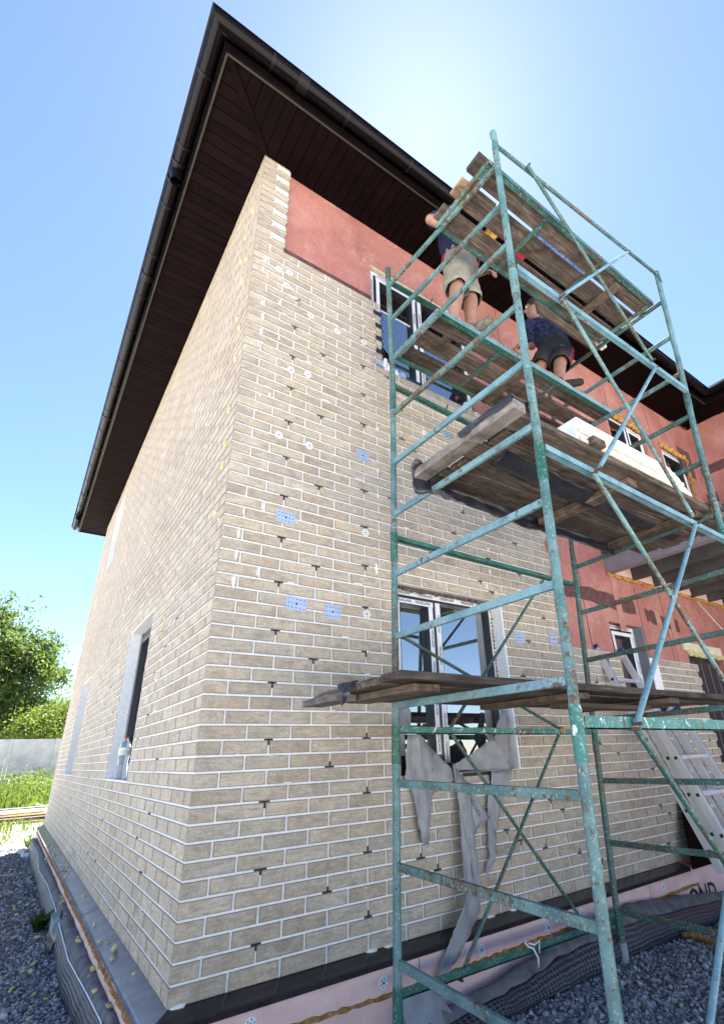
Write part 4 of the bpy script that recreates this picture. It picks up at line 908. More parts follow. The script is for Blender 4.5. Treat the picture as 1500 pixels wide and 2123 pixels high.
loose('cutter_knife', 'small red tool seen in the deck gap above the worker', 'tool', 1.72, 1.82, -1.162, -1.130, 4.592, 4.615, 'red_trim')

# ------------------------------------------------------------------ loose plank platforms
P3 = thing('plank_platform', 'wide dark plank platform draped with black film, carrying white foam blocks', 'platform', (2.0, -1.1, 2.47))
z3 = 2.475
for i, (ya, yb, xa, xb, dz) in enumerate(((-1.495, -1.375, 0.98, 3.42, 0.0), (-1.362, -1.215, 1.02, 3.45, 0.004), (-1.205, -1.06, 0.97, 3.40, 0.0), (-1.045, -0.90, 1.03, 3.44, 0.003), (-0.890, -0.745, 1.0, 3.38, 0.0))):
    MB().box(xa, xb, ya, yb, z3+dz, z3+0.036+dz).build('plank', 'plank', P3, False, 0.003)
MB().box(0.895, 0.985, -1.52, -0.72, z3+0.002, z3+0.060).build('end_beam', 'plank_grey', P3, False, 0.004)
for xx in (2.0, 2.86): MB().box(xx, xx+0.10, -1.44, -0.74, z3-0.046, z3-0.002).build('cleat', 'plank_y', P3, False, 0.003)
MB().box(1.55, 1.66, -1.53, -1.10, z3+0.038, z3+0.085).build('spacer_block', 'plank_y', P3, False, 0.003)
MB().box(3.0, 3.10, -1.53, -1.30, z3+0.038, z3+0.085).build('spacer_block', 'plank_y', P3, False, 0.003)
def crumple(name, mat, parent, rows, seed, amp=0.015, sub=6):
    """sheet through rows of points, refined and crumpled"""
    nr, nc = len(rows), len(rows[0]); vs = []; NR, NC = (nr-1)*sub+1, (nc-1)*sub+1
    for i in range(NR):
        a = i/sub; i0 = min(int(a), nr-2); ta = a-i0
        for j in range(NC):
            c = j/sub; j0 = min(int(c), nc-2); tc = c-j0
            p = (Vector(rows[i0][j0])*(1-tc)+Vector(rows[i0][j0+1])*tc)*(1-ta)+(Vector(rows[i0+1][j0])*(1-tc)+Vector(rows[i0+1][j0+1])*tc)*ta
            n_ = Vector([mnoise.noise(p*14+Vector((seed*3+q*9.1, q*5, seed)))+0.5*mnoise.noise(p*33+Vector((seed, q*7, 2))) for q in range(3)])
            vs.append(p+n_*amp)
    fs = [(i*NC+j, i*NC+j+1, (i+1)*NC+j+1, (i+1)*NC+j) for i in range(NR-1) for j in range(NC-1)]
    o = MB().add(vs, fs).build(name, mat, parent, True)
    md = o.modifiers.new('t', 'SOLIDIFY'); md.thickness = 0.0015; md.offset = 0
    return o
# black film: over the end beam, hanging along the wall side, and bunched under the planks
crumple('black_film', 'black_film', P3, [[(0.880, -1.52, z3+0.03), (0.882, -1.35, z3+0.045), (0.880, -1.15, z3+0.03)], [(0.880, -1.525, z3+0.072), (0.88, -1.35, z3+0.076), (0.88, -1.13, z3+0.074)], [(1.03, -1.525, z3+0.072), (1.02, -1.35, z3+0.075), (1.0, -1.13, z3+0.070)]], 3, 0.010, 8)
crumple('black_film', 'black_film', P3, [[(0.87, -0.78, z3+0.09), (0.87, -0.74, z3+0.05), (0.89, -0.72, z3-0.10)], [(1.02, -0.80, z3+0.06), (1.04, -0.735, z3+0.02), (1.05, -0.73, z3-0.07)], [(1.3, -0.80, z3+0.05), (1.3, -0.73, z3+0.0), (1.32, -0.735, z3-0.075)], [(1.8, -0.80, z3+0.05), (1.8, -0.72, z3-0.02), (1.8, -0.74, z3-0.11)], [(2.4, -0.80, z3+0.05), (2.4, -0.72, z3+0.0), (2.4, -0.74, z3-0.08)], [(2.95, -0.80, z3+0.05), (2.95, -0.73, z3+0.0), (2.95, -0.74, z3-0.10)]], 5, 0.018, 6)
crumple('black_film', 'black_film', P3, [[(1.15, -1.25, z3-0.004), (1.15, -1.12, z3-0.02)], [(1.6, -1.23, z3-0.006), (1.6, -1.09, z3-0.03)], [(2.1, -1.21, z3-0.008), (2.1, -1.11, z3-0.06)], [(2.6, -1.16, z3-0.004), (2.6, -1.10, z3-0.03)], [(3.3, -1.15, z3-0.004), (3.3, -1.06, z3-0.02)]], 9, 0.012, 8)
def foam_block(label, x0, x1, y0, y1, z0, z1, mt, step):
    t = thing('foam_block', label, 'foam block', ((x0+x1)/2, (y0+y1)/2, z0), 'white foam blocks on the plank platform')
    MB().box(x0, x1, y0, y1, z0, z1).build('core', 'eps', t, False, 0.003)
    MB().box(x0+0.002, x1-0.002, y0-step, y0-0.0005, z0+0.004, z0+(z1-z0)*0.35).build('edge_lip', 'eps_cream', t)
    MB().box(x0+0.02, x1-0.02, y0-step*0.5, y0-0.0006, z0+(z1-z0)*0.35+0.001, z1-0.03).build('edge_lip', 'eps', t)
foam_block('long white foam block lying lowest on the plank platform', 1.48, 2.74, -1.47, -1.20, z3+0.041, z3+0.125, 'eps', 0.022)
foam_block('white grooved foam block resting upon the lowest one', 1.52, 2.72, -1.45, -1.18, z3+0.127, z3+0.215, 'eps', 0.022)
foam_block('topmost of the white foam blocks, set back from the edge', 1.60, 2.70, -1.42, -1.16, z3+0.217, z3+0.300, 'eps_cream', 0.022)

P4 = thing('plank_platform', 'low weathered plank platform crossing in front of the ground floor window', 'platform', (1.9, -0.7, 1.22))
z4 = 1.222
for i, (ya, yb, xa, xb, dz, mt) in enumerate(((-0.42, -0.29, 0.70, 3.3, 0.0, 'plank'), (-0.60, -0.435, 0.62, 3.5, 0.0, 'plank'), (-0.785, -0.615, 0.50, 3.55, 0.003, 'plank'), (-0.955, -0.80, 0.46, 3.6, 0.0, 'plank'), (-1.115, -0.97, 0.455, 3.62, 0.004, 'plank'))):
    MB().box(xa, xb, ya, yb, z4+dz, z4+0.034+dz).build('plank', mt, P4, False, 0.003)
MB().box(0.435, 0.55, -0.62, -0.27, z4-0.034, z4-0.002).build('end_cleat', 'plank_grey', P4, False, 0.003)
MB().box(0.56, 0.70, -1.06, -0.50, z4-0.033, z4-0.002).build('cleat', 'plank_y', P4, False, 0.003)
MB().box(1.62, 1.74, -1.08, -0.36, z4-0.034, z4-0.002).build('cleat', 'plank_y', P4, False, 0.003)
MB().box(2.55, 2.66, -1.10, -0.36, z4-0.036, z4-0.002).build('cleat', 'plank_y', P4, False, 0.003)
MB().box(1.75, 2.6, -0.94, -0.80, z4-0.062, z4-0.037).build('under_board', 'dark_wood', P4, False, 0.003)
crumple('black_film', 'black_film', P4, [[(0.46, -0.30, z4+0.0), (0.50, -0.34, z4+0.03), (0.56, -0.34, z4+0.032)], [(0.46, -0.48, z4+0.006), (0.50, -0.48, z4+0.034), (0.6, -0.48, z4+0.038)], [(0.46, -0.62, z4+0.0), (0.49, -0.62, z4+0.04), (0.56, -0.62, z4+0.042)]], 12, 0.006, 8)
crumple('black_film', 'black_film', P4, [[(0.44, -0.63, z4+0.045), (0.44, -0.66, z4+0.0), (0.45, -0.645, z4-0.055)], [(0.47, -0.67, z4+0.048), (0.435, -0.68, z4-0.005), (0.45, -0.66, z4-0.06)], [(0.52, -0.70, z4+0.042), (0.45, -0.70, z4+0.0), (0.46, -0.68, z4-0.03)]], 14, 0.010, 8)
# ------------------------------------------------------------------ ladder
lad = thing('ladder', 'aluminium extension ladder with blue end caps leaning on the brick wall', 'ladder', (3.85, -0.85, GZ))
LB, LT = Vector((0, -0.885, GZ)), Vector((0, -0.035, 1.86)); LD = (LT-LB).normalized(); LN = Vector((0, -LD.z, LD.y))
def lp(x, s, n=0.0): v = LB+LD*s+LN*n; return Vector((x, v.y, v.z))
LEN = (LT-LB).length
for (xa, xb, s0, s1, nn) in ((3.60, 4.10, 0.0, 1.68, 0.085), (3.648, 4.062, 0.03, 1.72, 0.0), (3.64, 4.06, 0.5, LEN, -0.082)):
    for x in (xa, xb):
        o = MB().beam(lp(x, s0, nn), lp(x, s1, nn), 0.030, 0.064, LN).build('stile', 'alu', lad, False, 0.003)
        MB().beam(lp(x, s0, nn+0.0335), lp(x, s1, nn+0.0335), 0.012, 0.004, LN).build('stile_groove', 'alu_dull', o)
        MB().beam(lp(x, s1-0.015, nn), lp(x, s1+0.02, nn), 0.030, 0.064, LN).build('end_cap', 'blue_cap', o)
        k = s0+0.14
        while k < s1-0.05: MB().beam(lp(x-0.0164, k-0.012, nn), lp(x-0.0164, k+0.012, nn), 0.003, 0.024, LN).build('rung_socket', 'ink', o); k += 0.28
    k = s0+0.14
    while k < s1-0.05: MB().beam(lp(xa+0.012, k, nn), lp(xb-0.012, k, nn), 0.028, 0.028, LN).build('rung', 'alu', lad, False, 0.003); k += 0.28
# dark sheet added in place of the shade behind the ladder foot
tag(MB().add([(4.15, -0.14, -0.03), (4.9, -0.14, -0.03), (4.9, -0.012, 0.55), (4.45, -0.012, 0.55), (4.15, -0.15, -0.03), (4.9, -0.15, -0.03), (4.9, -0.022, 0.55), (4.45, -0.022, 0.55)], [(0, 1, 2, 3), (7, 6, 5, 4), (0, 4, 5, 1), (1, 5, 6, 2), (2, 6, 7, 3), (3, 7, 4, 0)]).build('shade_sheet', 'soffit'), 'dark brown sheet added for the shade on the wall behind the ladder', 'sheet')

# ------------------------------------------------------------------ torn grey membrane below the window
def flap(poly, y, parent, seed, amp=0.020, mat='grey_film', curl=0.0):
    bm = bmesh.new(); vs = [bm.verts.new((x, y, z)) for x, z in poly]; f = bm.faces.new(vs)
    bmesh.ops.triangulate(bm, faces=[f]); 
    for _ in range(3): bmesh.ops.subdivide_edges(bm, edges=[e for e in bm.edges if e.calc_length() > 0.035], cuts=1, use_grid_fill=True)
    bmesh.ops.triangulate(bm, faces=bm.faces[:])
    zmax = max(z for _, z in poly); zmin = min(z for _, z in poly)
    for v in bm.verts:
        p = v.co.copy(); t = (zmax-p.z)/(zmax-zmin)
        v.co.y += -abs(amp*2*mnoise.noise(Vector((p.x*9, p.z*4, seed))))-amp*0.6*mnoise.noise(Vector((p.x*30, p.z*20, seed)))-curl*t
        v.co.x += 0.009*mnoise.noise(Vector((p.x*40, p.z*40, seed+5))); v.co.z += 0.006*mnoise.noise(Vector((p.x*50, p.z*50, seed+9)))
    me = bpy.data.meshes.new('flap'); bm.to_mesh(me); bm.free(); me.materials.append(M[mat]); me.shade_smooth()
    o = put('flap', me, parent); md = o.modifiers.new('t', 'SOLIDIFY'); md.thickness = 0.0012; md.offset = 0
    return o
FA = [(1.287, 1.061), (1.387, 1.058), (1.503, 0.962), (1.663, 0.822), (1.654, 0.791), (1.594, 0.748), (1.457, 0.704), (1.428, 0.57), (1.404, 0.438), (1.356, 0.459), (1.341, 0.578), (1.336, 0.641), (1.306, 0.746), (1.251, 0.811), (1.271, 0.941)]
FB = [(1.633, 0.886), (1.685, 0.835), (1.771, 0.753), (1.851, 0.629), (1.915, 0.54), (1.825, 0.514), (1.744, 0.456), (1.759, 0.325), (1.747, 0.196), (1.717, 0.08), (1.589, -0.036), (1.445, -0.14), (1.40, -0.215), (1.31, -0.20), (1.36, -0.125), (1.484, 0.0), (1.6, 0.146), (1.633, 0.359), (1.656, 0.616), (1.671, 0.822)]
FC = [(1.668, 0.875), (1.838, 0.94), (2.06, 1.035), (2.135, 0.94), (2.211, 0.813), (1.992, 0.824), (1.727, 0.834), (1.685, 0.831)]
FD = [(1.997, 0.815), (2.21, 0.809), (2.138, 0.711), (2.062, 0.613), (1.99, 0.451), (1.938, 0.297), (1.874, 0.227), (1.852, 0.237), (1.91, 0.326), (1.928, 0.404), (1.918, 0.547), (1.945, 0.664), (1.992, 0.734)]
FE = [(1.273, 1.236), (1.366, 1.238), (1.388, 1.186), (1.373, 1.108), (1.263, 1.108)]
FF = [(2.245, 1.23), (2.291, 1.231), (2.274, 1.061), (2.271, 0.842), (2.201, 0.932), (2.138, 1.038), (2.185, 1.12)]
film = thing('torn_membrane', 'torn grey membrane hanging in strips below the ground floor window', 'membrane', (1.7, -0.03, 0.8))
oA = flap(FA, -0.020, film, 1); oB = flap(FB, -0.028, film, 2, 0.014, curl=0.10); oC = flap(FC, -0.018, film, 3); oD = flap(FD, -0.024, film, 4); flap(FE, 0.06, film, 5); flap(FF, 0.05, film, 6)
for (x, z, rr, nn_) in ((1.755, 0.69, 60, 6), (1.80, 0.60, 55, 5)):     # worn, unreadable print
    dx_, dz_ = math.cos(R(-rr)), math.sin(R(-rr)); mb = MB()
    for i in range(nn_):
        c = Vector((x+dx_*(i-nn_/2)*0.024, -0.070, z+dz_*(i-nn_/2)*0.024)); mb.beam(c-Vector((dz_, 0, -dx_))*0.012, c+Vector((dz_, 0, -dx_))*0.012, 0.014*(0.6+0.4*(i % 2)), 0.001, (0, 1, 0))
    mb.build('worn_print', 'frame_grey', oB)
flap([(1.10, -0.17), (1.33, -0.18), (1.42, -0.37), (1.10, -0.34)], -0.105, film, 8, 0.02, curl=0.12)
tag(MB().box(1.76, 2.03, -0.0032, -0.0008, 0.795, 0.818).box(2.005, 2.025, -0.0033, -0.0008, 0.72, 0.794).build('torn_edge', 'gap', house))

# ------------------------------------------------------------------ dimpled drainage sheets
def sheet(name, label, rows_top, rows_fab, rows_bot, axis):
    t = thing(name, label, 'drainage sheet', rows_bot[0])
    def lay(nm, A, C, mat, n, bulge, uvs, nz):
        m_ = len(A); vs = []; uv = []; SUB = 8; N = (m_-1)*SUB+1
        for i in range(N):
            a = i/SUB; i0 = min(int(a), m_-2); ta = a-i0; ta2 = ta*ta*(3-2*ta)
            p = Vector(A[i0])*(1-ta2)+Vector(A[i0+1])*ta2; q = Vector(C[i0])*(1-ta2)+Vector(C[i0+1])*ta2
            for j in range(n+1):
                s = j/n; v = p*(1-s)+q*s+Vector(bulge)*math.sin(math.pi*s)
                v += Vector((1, 1, 1))*nz*mnoise.noise(v*9)
                vs.append(v); uv.append((a*uvs[0], s*uvs[1]))
        fs = [(i*(n+1)+j, i*(n+1)+j+1, (i+1)*(n+1)+j+1, (i+1)*(n+1)+j) for i in range(N-1) for j in range(n)]
        o = MB().add(vs, fs).build(nm, mat, t, True); l_ = o.data.uv_layers.new(name='uv')
        for lp_ in o.data.loops: l_.data[lp_.index].uv = uv[lp_.vertex_index]
        md = o.modifiers.new('t', 'SOLIDIFY'); md.thickness = 0.004; md.offset = 0
        return o
    return t, lay
rt = [(1.15, -0.10, -0.33), (1.75, -0.10, -0.30), (2.2, -0.10, -0.225), (2.75, -0.095, -0.145), (3.25, -0.095, -0.14), (3.85, -0.095, -0.20), (4.55, -0.095, -0.30)]
rm = [(1.15, -0.20, -0.33), (1.75, -0.23, -0.28), (2.2, -0.25, -0.21), (2.75, -0.245, -0.18), (3.25, -0.235, -0.19), (3.85, -0.24, -0.225), (4.55, -0.25, -0.27)]
rb = [(1.15, -0.24, -0.37), (1.75, -0.27, -0.37), (2.2, -0.29, -0.37), (2.75, -0.27, -0.37), (3.25, -0.25, -0.37), (3.85, -0.26, -0.37), (4.55, -0.28, -0.37)]
t, lay = sheet('drainage_sheet', 'black dimpled drainage sheet bulging along the plinth behind the scaffold', rt, rm, rb, 'x')
lay('fleece', rt, rm, 'fabric', 10, (0, 0, 0.045), (1, 1), 0.016); lay('dimpled_face', rm, rb, 'dimple', 10, (0, -0.05, 0.0), (24, 8), 0.008)
ys_ = [0.15, 0.6, 1.1, 1.8, 2.6, 3.4, 4.4, 5.6, 7.0, 8.6]
lt = [(-0.088, y, -0.15) for y in ys_]
lm = [(-0.15+0.02*math.sin(y*2.1), y, -0.20+0.02*math.sin(y*3)) for y in ys_]
lb = [(-0.165+0.015*math.sin(y*2.5), y, -0.38) for y in ys_]
t, lay = sheet('drainage_sheet', 'grey fleece covered drainage sheet curling off the left side plinth', lt, lm, lb, 'y')
lay('fleece', lt, lm, 'fabric', 8, (-0.01, 0, 0.02), (1, 1), 0.012); lay('dimpled_face', lm, lb, 'dimple', 8, (-0.02, 0, 0), (30, 8), 0.006)
MB().tube([Vector(p)+Vector((-0.004, 0, 0.003)) for p in lm], 0.004, 6).build('cut_edge', 'eps', t, True)
crumple('curled_corner', 'black_film', t, [[(-0.13, 2.95, -0.14), (-0.16, 2.75, -0.15), (-0.14, 2.5, -0.19)], [(-0.20, 2.95, -0.17), (-0.215, 2.72, -0.22), (-0.19, 2.5, -0.27)], [(-0.20, 2.95, -0.26), (-0.23, 2.72, -0.31), (-0.20, 2.55, -0.35)]], 21, 0.008, 6)

# ------------------------------------------------------------------ small debris
tag(scatter_stones('foam_crumbs', [(rng.uniform(-0.55, -0.17), y, gz(-0.3, y)+0.014) for y in [rng.uniform(0.7, 7.5)**1.0 for _ in range(130)]]+[(rng.uniform(-0.09, -0.02), y, -0.012) for y in [rng.uniform(0.5, 6) for _ in range(26)]]+[(rng.uniform(-0.14, -0.1), y, -0.13) for y in [rng.uniform(0.3, 6) for _ in range(16)]]+[(rng.uniform(1.3, 4.0), y, gz(2, y)+0.013) for y in [rng.uniform(-1.0, -0.3) for _ in range(14)]], 0.008, 0.026, 'yellow', 0.45), 'pale yellow crumbs of building foam strewn about', None, None, 'stuff')
mb = MB(); mb.blob((-0.05, 0.98, 0.005), 0.022, 5, 8, (0.8, 1.1, 1)); tag(mb.build('foam_scrap', 'yellow', None, True), 'round yellow foam scrap on the flashing near the corner', 'foam scrap')
mb = MB(); pts_ = [(3.50, -0.30, GZ+0.03), (3.54, -0.36, GZ+0.035), (3.53, -0.44, GZ+0.03), (3.50, -0.52, GZ+0.03), (3.44, -0.62, GZ+0.035)]; mb.tube(pts_, [0.018, 0.024, 0.02, 0.022, 0.014], 8); tag(mb.build('foam_rope', 'pufoam', None, True), 'bent ochre rope of hardened foam on the gravel', 'foam')
o = loose('paper_card', 'small white card lying beside the foot of a scaffold post', 'card', 2.56, 2.68, -0.27, -0.20, GZ+0.022, GZ+0.024, 'paper', 25); o.rotation_euler = (R(14), R(-8), R(30))
mb = MB(); mb.tube([(6.0, 0.0, 2.62), (6.28, -0.12, 2.2), (6.5, -0.25, 1.7), (6.62, -0.3, 1.2)], 0.006, 6); tag(mb.build('hanging_cord', 'cord', None, True), 'thin white cord hanging down from the balcony joists', 'cord')
mb = MB()
for i in range(5): mb.blob((-0.22+0.05*rng.uniform(-1, 1), 8.5+0.4*rng.uniform(-1, 1), GZ+0.03), rng.uniform(0.04, 0.09), i+3, 7, (1, 1.6, 0.6))
tag(mb.build('rubble', 'concrete'), 'heap of broken concrete by the far end of the side wall', None, None, 'stuff')
# bottle on the side window sill
bt = thing('plastic_bottle', 'clear plastic bottle with red cap on the side window sill', 'bottle', (0.055, 2.42, 11*H+0.012))
def lathe(prof, c, n=20):
    mb = MB(); vs = [(c[0]+r_*math.cos(2*math.pi*k/n), c[1]+r_*math.sin(2*math.pi*k/n), c[2]+z_) for r_, z_ in prof for k in range(n)]
    return mb.add(vs, [(i*n+k, i*n+(k+1) % n, (i+1)*n+(k+1) % n, (i+1)*n+k) for i in range(len(prof)-1) for k in range(n)])
bc = (0.055, 2.42, 11*H+0.012)
lathe([(0.0, 0.0), (0.044, 0.002), (0.047, 0.02), (0.045, 0.10), (0.040, 0.135), (0.047, 0.17), (0.047, 0.25), (0.036, 0.285), (0.015, 0.31), (0.014, 0.325)], bc).build('body', 'pet', bt, True)
lathe([(0.016, 0.318), (0.017, 0.32), (0.017, 0.34), (0.0, 0.341)], bc).build('cap', 'red_cap', bt, True)
lathe([(0.0478, 0.185), (0.0478, 0.245)], bc).build('label', 'label_white', bt, True); lathe([(0.0481, 0.195), (0.0481, 0.222)], bc, 20).build('label_print', 'label_green', bt, True)
# ------------------------------------------------------------------ workers
def evaluate(o):
    dg = bpy.context.evaluated_depsgraph_get(); dg.update()
    me = bpy.data.meshes.new_from_object(o.evaluated_get(dg)); return me
def fuse(mb, name, mat, parent, voxel=0.009, smooth=4, wr=0.0):
    """turn overlapping limbs into one continuous skin"""
    me = mb.mesh(name, mat); o = bpy.data.objects.new('tmp', me); COL.objects.link(o)
    r = o.modifiers.new('r', 'REMESH'); r.mode = 'VOXEL'; r.voxel_size = voxel
    s = o.modifiers.new('s', 'SMOOTH'); s.iterations = smooth; s.factor = 0.5
    m2 = evaluate(o); bpy.data.objects.remove(o, do_unlink=True); m2.name = name
    if not m2.materials: m2.materials.append(M[mat])
    if wr:
        nv = len(m2.vertices); co_ = np.empty(nv*3, np.float32); m2.vertices.foreach_get('co', co_); co_ = co_.reshape(-1, 3); nr_ = np.empty(nv*3, np.float32); m2.vertices.foreach_get('normal', nr_); nr_ = nr_.reshape(-1, 3)
        for i_ in range(nv):
            p = Vector(co_[i_]); f_ = mnoise.noise(Vector((p.x*16+p.z*7, p.y*16, p.z*9)))+0.5*mnoise.noise(p*34); co_[i_] += nr_[i_]*(wr*f_)
        m2.vertices.foreach_set('co', co_.ravel()); m2.update()
    m2.shade_smooth(); return put(name, m2, parent)
def ball(mb, c, r, sq=(1, 1, 1), n=14):
    vs = []; 
    for i in range(1, 8):
        a = math.pi*i/8
        for k in range(n): vs.append((c[0]+r*sq[0]*math.sin(a)*math.cos(2*math.pi*k/n), c[1]+r*sq[1]*math.sin(a)*math.sin(2*math.pi*k/n), c[2]+r*sq[2]*math.cos(a)))
    vs += [(c[0], c[1], c[2]+r*sq[2]), (c[0], c[1], c[2]-r*sq[2])]; N = len(vs)
    fs = [(i*n+k, (i+1)*n+k, (i+1)*n+(k+1) % n, i*n+(k+1) % n) for i in range(6) for k in range(n)]+[(N-2, k, (k+1) % n) for k in range(n)]+[(N-1, 6*n+(k+1) % n, 6*n+k) for k in range(n)]
    mb.add(vs, fs)
def limb(mb, pts, rs):
    pts = [Vector(p) for p in pts]; P = []; Q = []
    for i in range(len(pts)-1):
        for k in range(4):
            t = k/4; P.append(pts[i].lerp(pts[i+1], t)); Q.append(rs[i]*(1-t)+rs[i+1]*t)
    P.append(pts[-1]); Q.append(rs[-1]); mb.tube(P, Q, 14)
    for p, r in zip(pts, rs): ball(mb, p, r)
def hand(mb, wrist, dirv, normal, curl, side):
    w_ = Vector(wrist); d = Vector(dirv).normalized(); n_ = Vector(normal); n_ = (n_-d*n_.dot(d)).normalized(); s = d.cross(n_)*side
    for i, f in enumerate((-1.5, -0.5, 0.5, 1.5)):
        base = w_+d*0.085+s*f*0.0205; ln = (0.058, 0.072, 0.078, 0.070)[i] if True else 0; p = [w_+d*0.01+s*f*0.013, base]; cur = d.copy(); ang = curl
        for seg in (0.42, 0.33, 0.25):
            cur = (Matrix.Rotation(ang*side*1.0, 3, s*side) @ cur); p.append(p[-1]+cur*ln*seg)
        mb.tube(p, [0.013, 0.0105, 0.0098, 0.009, 0.007], 8); ball(mb, p[-1], 0.0072)
    tb = w_+d*0.03+s*0.03; t1 = tb+(d*0.6+s*0.6+n_*0.4).normalized()*0.036; t2 = t1+(d*0.8+n_*0.55).normalized()*0.032
    mb.tube([w_+d*0.012+s*0.012, tb, t1, t2], [0.016, 0.0135, 0.011, 0.008], 8); ball(mb, t2, 0.008)
    ball(mb, w_+d*0.055, 0.04, (0.75, 0.55, 0.75))
def worker(name, label, j, shirt, shorts, faces, rate, stripe=False):
    loc = ((j['a1'][0]+j['a2'][0])/2, (j['a1'][1]+j['a2'][1])/2, 3.862)
    t = thing('person', label, 'person', loc); b = MB(); V = lambda k: Vector(j[k])
    limb(b, [V('pel'), V('wa'), V('ch'), V('ch')+(V('ne')-V('ch'))*0.55], [0.135, 0.125, 0.145, 0.10])
    limb(b, [V('ne')-Vector((0, 0, 0.03)), V('ne')+(V('he')-V('ne'))*0.5], [0.062, 0.058])
    for s in ('L', 'R'):
        limb(b, [V('sh'+s), V('el'+s), V('wr'+s)], [0.058, 0.041, 0.028]); limb(b, [V('ch')+Vector((0, 0, 0.09)), V('sh'+s)], [0.085, 0.06])
        hand(b, V('wr'+s), V('wr'+s)-V('el'+s), j['pn'+s], 0.55, 1 if s == 'L' else -1)
    for q in ('1', '2'):
        h_, k_, a_ = V('h'+q), V('k'+q), V('a'+q); limb(b, [h_, k_, k_+(a_-k_)*0.35, a_], [0.092, 0.060, 0.056, 0.036]); limb(b, [V('pel'), h_], [0.12, 0.10])
        f = Vector(j['f'+q]).normalized(); limb(b, [a_+Vector((0, 0, -0.03)), a_+f*0.10+Vector((0, 0, -0.055))], [0.034, 0.028])
    hc = V('he'); fd = Vector(faces).normalized(); sd_ = fd.cross(Vector((0, 0, 1))).normalized()
    ball(b, hc+Vector((0, 0, 0.02)), 0.095, (0.92, 0.98, 1.12)); ball(b, hc+fd*0.028-Vector((0, 0, 0.06)), 0.062, (0.95, 1, 1)); ball(b, hc+fd*0.10-Vector((0, 0, 0.015)), 0.017, (0.8, 1, 1.5))
    for s in (-1, 1): ball(b, hc+sd_*s*0.088-fd*0.005, 0.026, (0.5, 0.7, 1.1)); ball(b, hc+fd*0.082+sd_*s*0.03+Vector((0, 0, 0.03)), 0.018, (1, 1, 0.5))
    ball(b, hc+fd*0.083-Vector((0, 0, 0.058)), 0.018, (1, 1, 0.5))
    body = fuse(b, 'body', 'skin', t, 0.0085, 3)
    for s in (-1, 1): e_ = MB(); ball(e_, hc+fd*0.086+sd_*s*0.03+Vector((0, 0, 0.012)), 0.011); e_.build('eye', 'white_print', t, True)
    hb = MB(); ball(hb, hc-fd*0.012+Vector((0, 0, 0.035)), 0.102, (0.96, 1.0, 1.08)); hb = [(v, f) for v, f in ((hb.v, hb.f),)][0]
    keep = [f for f in hb[1] if sum((Vector(hb[0][i])-hc).dot(fd*0.75+Vector((0, 0, -0.75))) for i in f)/len(f) < 0.035]
    MB().add(hb[0], keep).build('hair', 'hair', t, True)
    s_ = MB(); limb(s_, [V('pel')+Vector((0, 0, 0.03)), V('wa'), V('ch'), V('ch')+(V('ne')-V('ch'))*0.7], [0.152, 0.148, 0.166, 0.085])
    for s in ('L', 'R'): limb(s_, [V('ch')+Vector((0, 0, 0.08)), V('sh'+s), V('sh'+s)+(V('el'+s)-V('sh'+s))*0.62], [0.105, 0.080, 0.066])
    fuse(s_, 'shirt', shirt, t, 0.010, 3, 0.016)
    sh = MB(); limb(sh, [V('pel')-Vector((0, 0, 0.03)), V('pel')+Vector((0, 0, 0.06))], [0.150, 0.150]); fuse(sh, 'shorts', shorts, t, 0.010, 2, 0.012)
    for q in ('1', '2'):
        h_, k_ = V('h'+q), V('k'+q); up_ = h_+(h_-k_)*0.12; kn = h_+(k_-h_)*0.98; P_ = []; R_ = []
        for i in range(13):
            tt = i/12; P_.append(up_.lerp(kn, tt)+Vector((0.004*math.sin(i*2.1), 0.004*math.cos(i*1.7), 0))); R_.append(0.108+0.006*math.sin(i*1.9)-0.010*tt)
        o = MB().tube(P_, R_, 40, False).build('trouser_leg', shorts, t, True)
        for v in o.data.vertices: v.co += Vector((mnoise.noise(v.co*15), mnoise.noise(v.co*15+Vector((5, 1, 2))), 0.4*mnoise.noise(v.co*20)))*0.013
        md = o.modifiers.new('t', 'SOLIDIFY'); md.thickness = 0.004
        if stripe and q == '1':
            ax = (kn-up_).normalized(); toC = (CAM-h_); toC = (toC-ax*toC.dot(ax)).normalized(); sd2 = ax.cross(toC)
            for kk in range(3):
                an = R(48+9*kk); dirr = toC*math.cos(an)-sd2*math.sin(an)
                MB().tube([P_[i]+dirr*(R_[i]+0.002) for i in range(13)], 0.0035, 6).build('stripe', 'red_trim', o, True)
            c = P_[4]+toC*(R_[4]+0.003)+sd2*0.02; up2 = -ax
            MB().add([c+sd2*a*0.022+up2*e_*0.018 for a, e_ in ((-1, -1), (1, -1), (1, 1), (-1, 1))], [(0, 1, 2, 3)]).build('emblem', 'white_print', o)
            c2 = c+toC*0.001
            mb2 = MB(); mb2.add([c2+sd2*a*0.018+up2*e_*0.014 for a, e_ in ((-1, -1), (1, -1), (1, 1), (-1, 1))], [(0, 1, 2, 3)]); mb2.build('emblem_field', 'black_cloth', o)
            mb3 = MB()
            for dx in (-0.5, 0, 0.5): mb3.add([c2+toC*0.001+sd2*(dx+a*0.25)*0.018+up2*e_*0.013 for a, e_ in ((0, -0.7), (0.8, 0.1), (0, 0.75), (-0.8, 0.1))], [(0, 1, 2, 3)])
            mb3.build('emblem_leaf', 'white_print', o)
        a_ = V('a'+q); f = Vector(j['f'+q]).normalized(); shm = MB(); g = Vector((a_.x, a_.y, 3.905))
        limb(shm, [g-f*0.04, g+f*0.08, g+f*0.17+Vector((0, 0, -0.006))], [0.040, 0.040, 0.034]); limb(shm, [g-f*0.03+Vector((0, 0, 0.03)), a_+Vector((0, 0, 0.0))], [0.044, 0.042])
        fuse(shm, 'shoe', 'shoe' if not stripe else 'black_cloth', t, 0.009, 2)
    return t
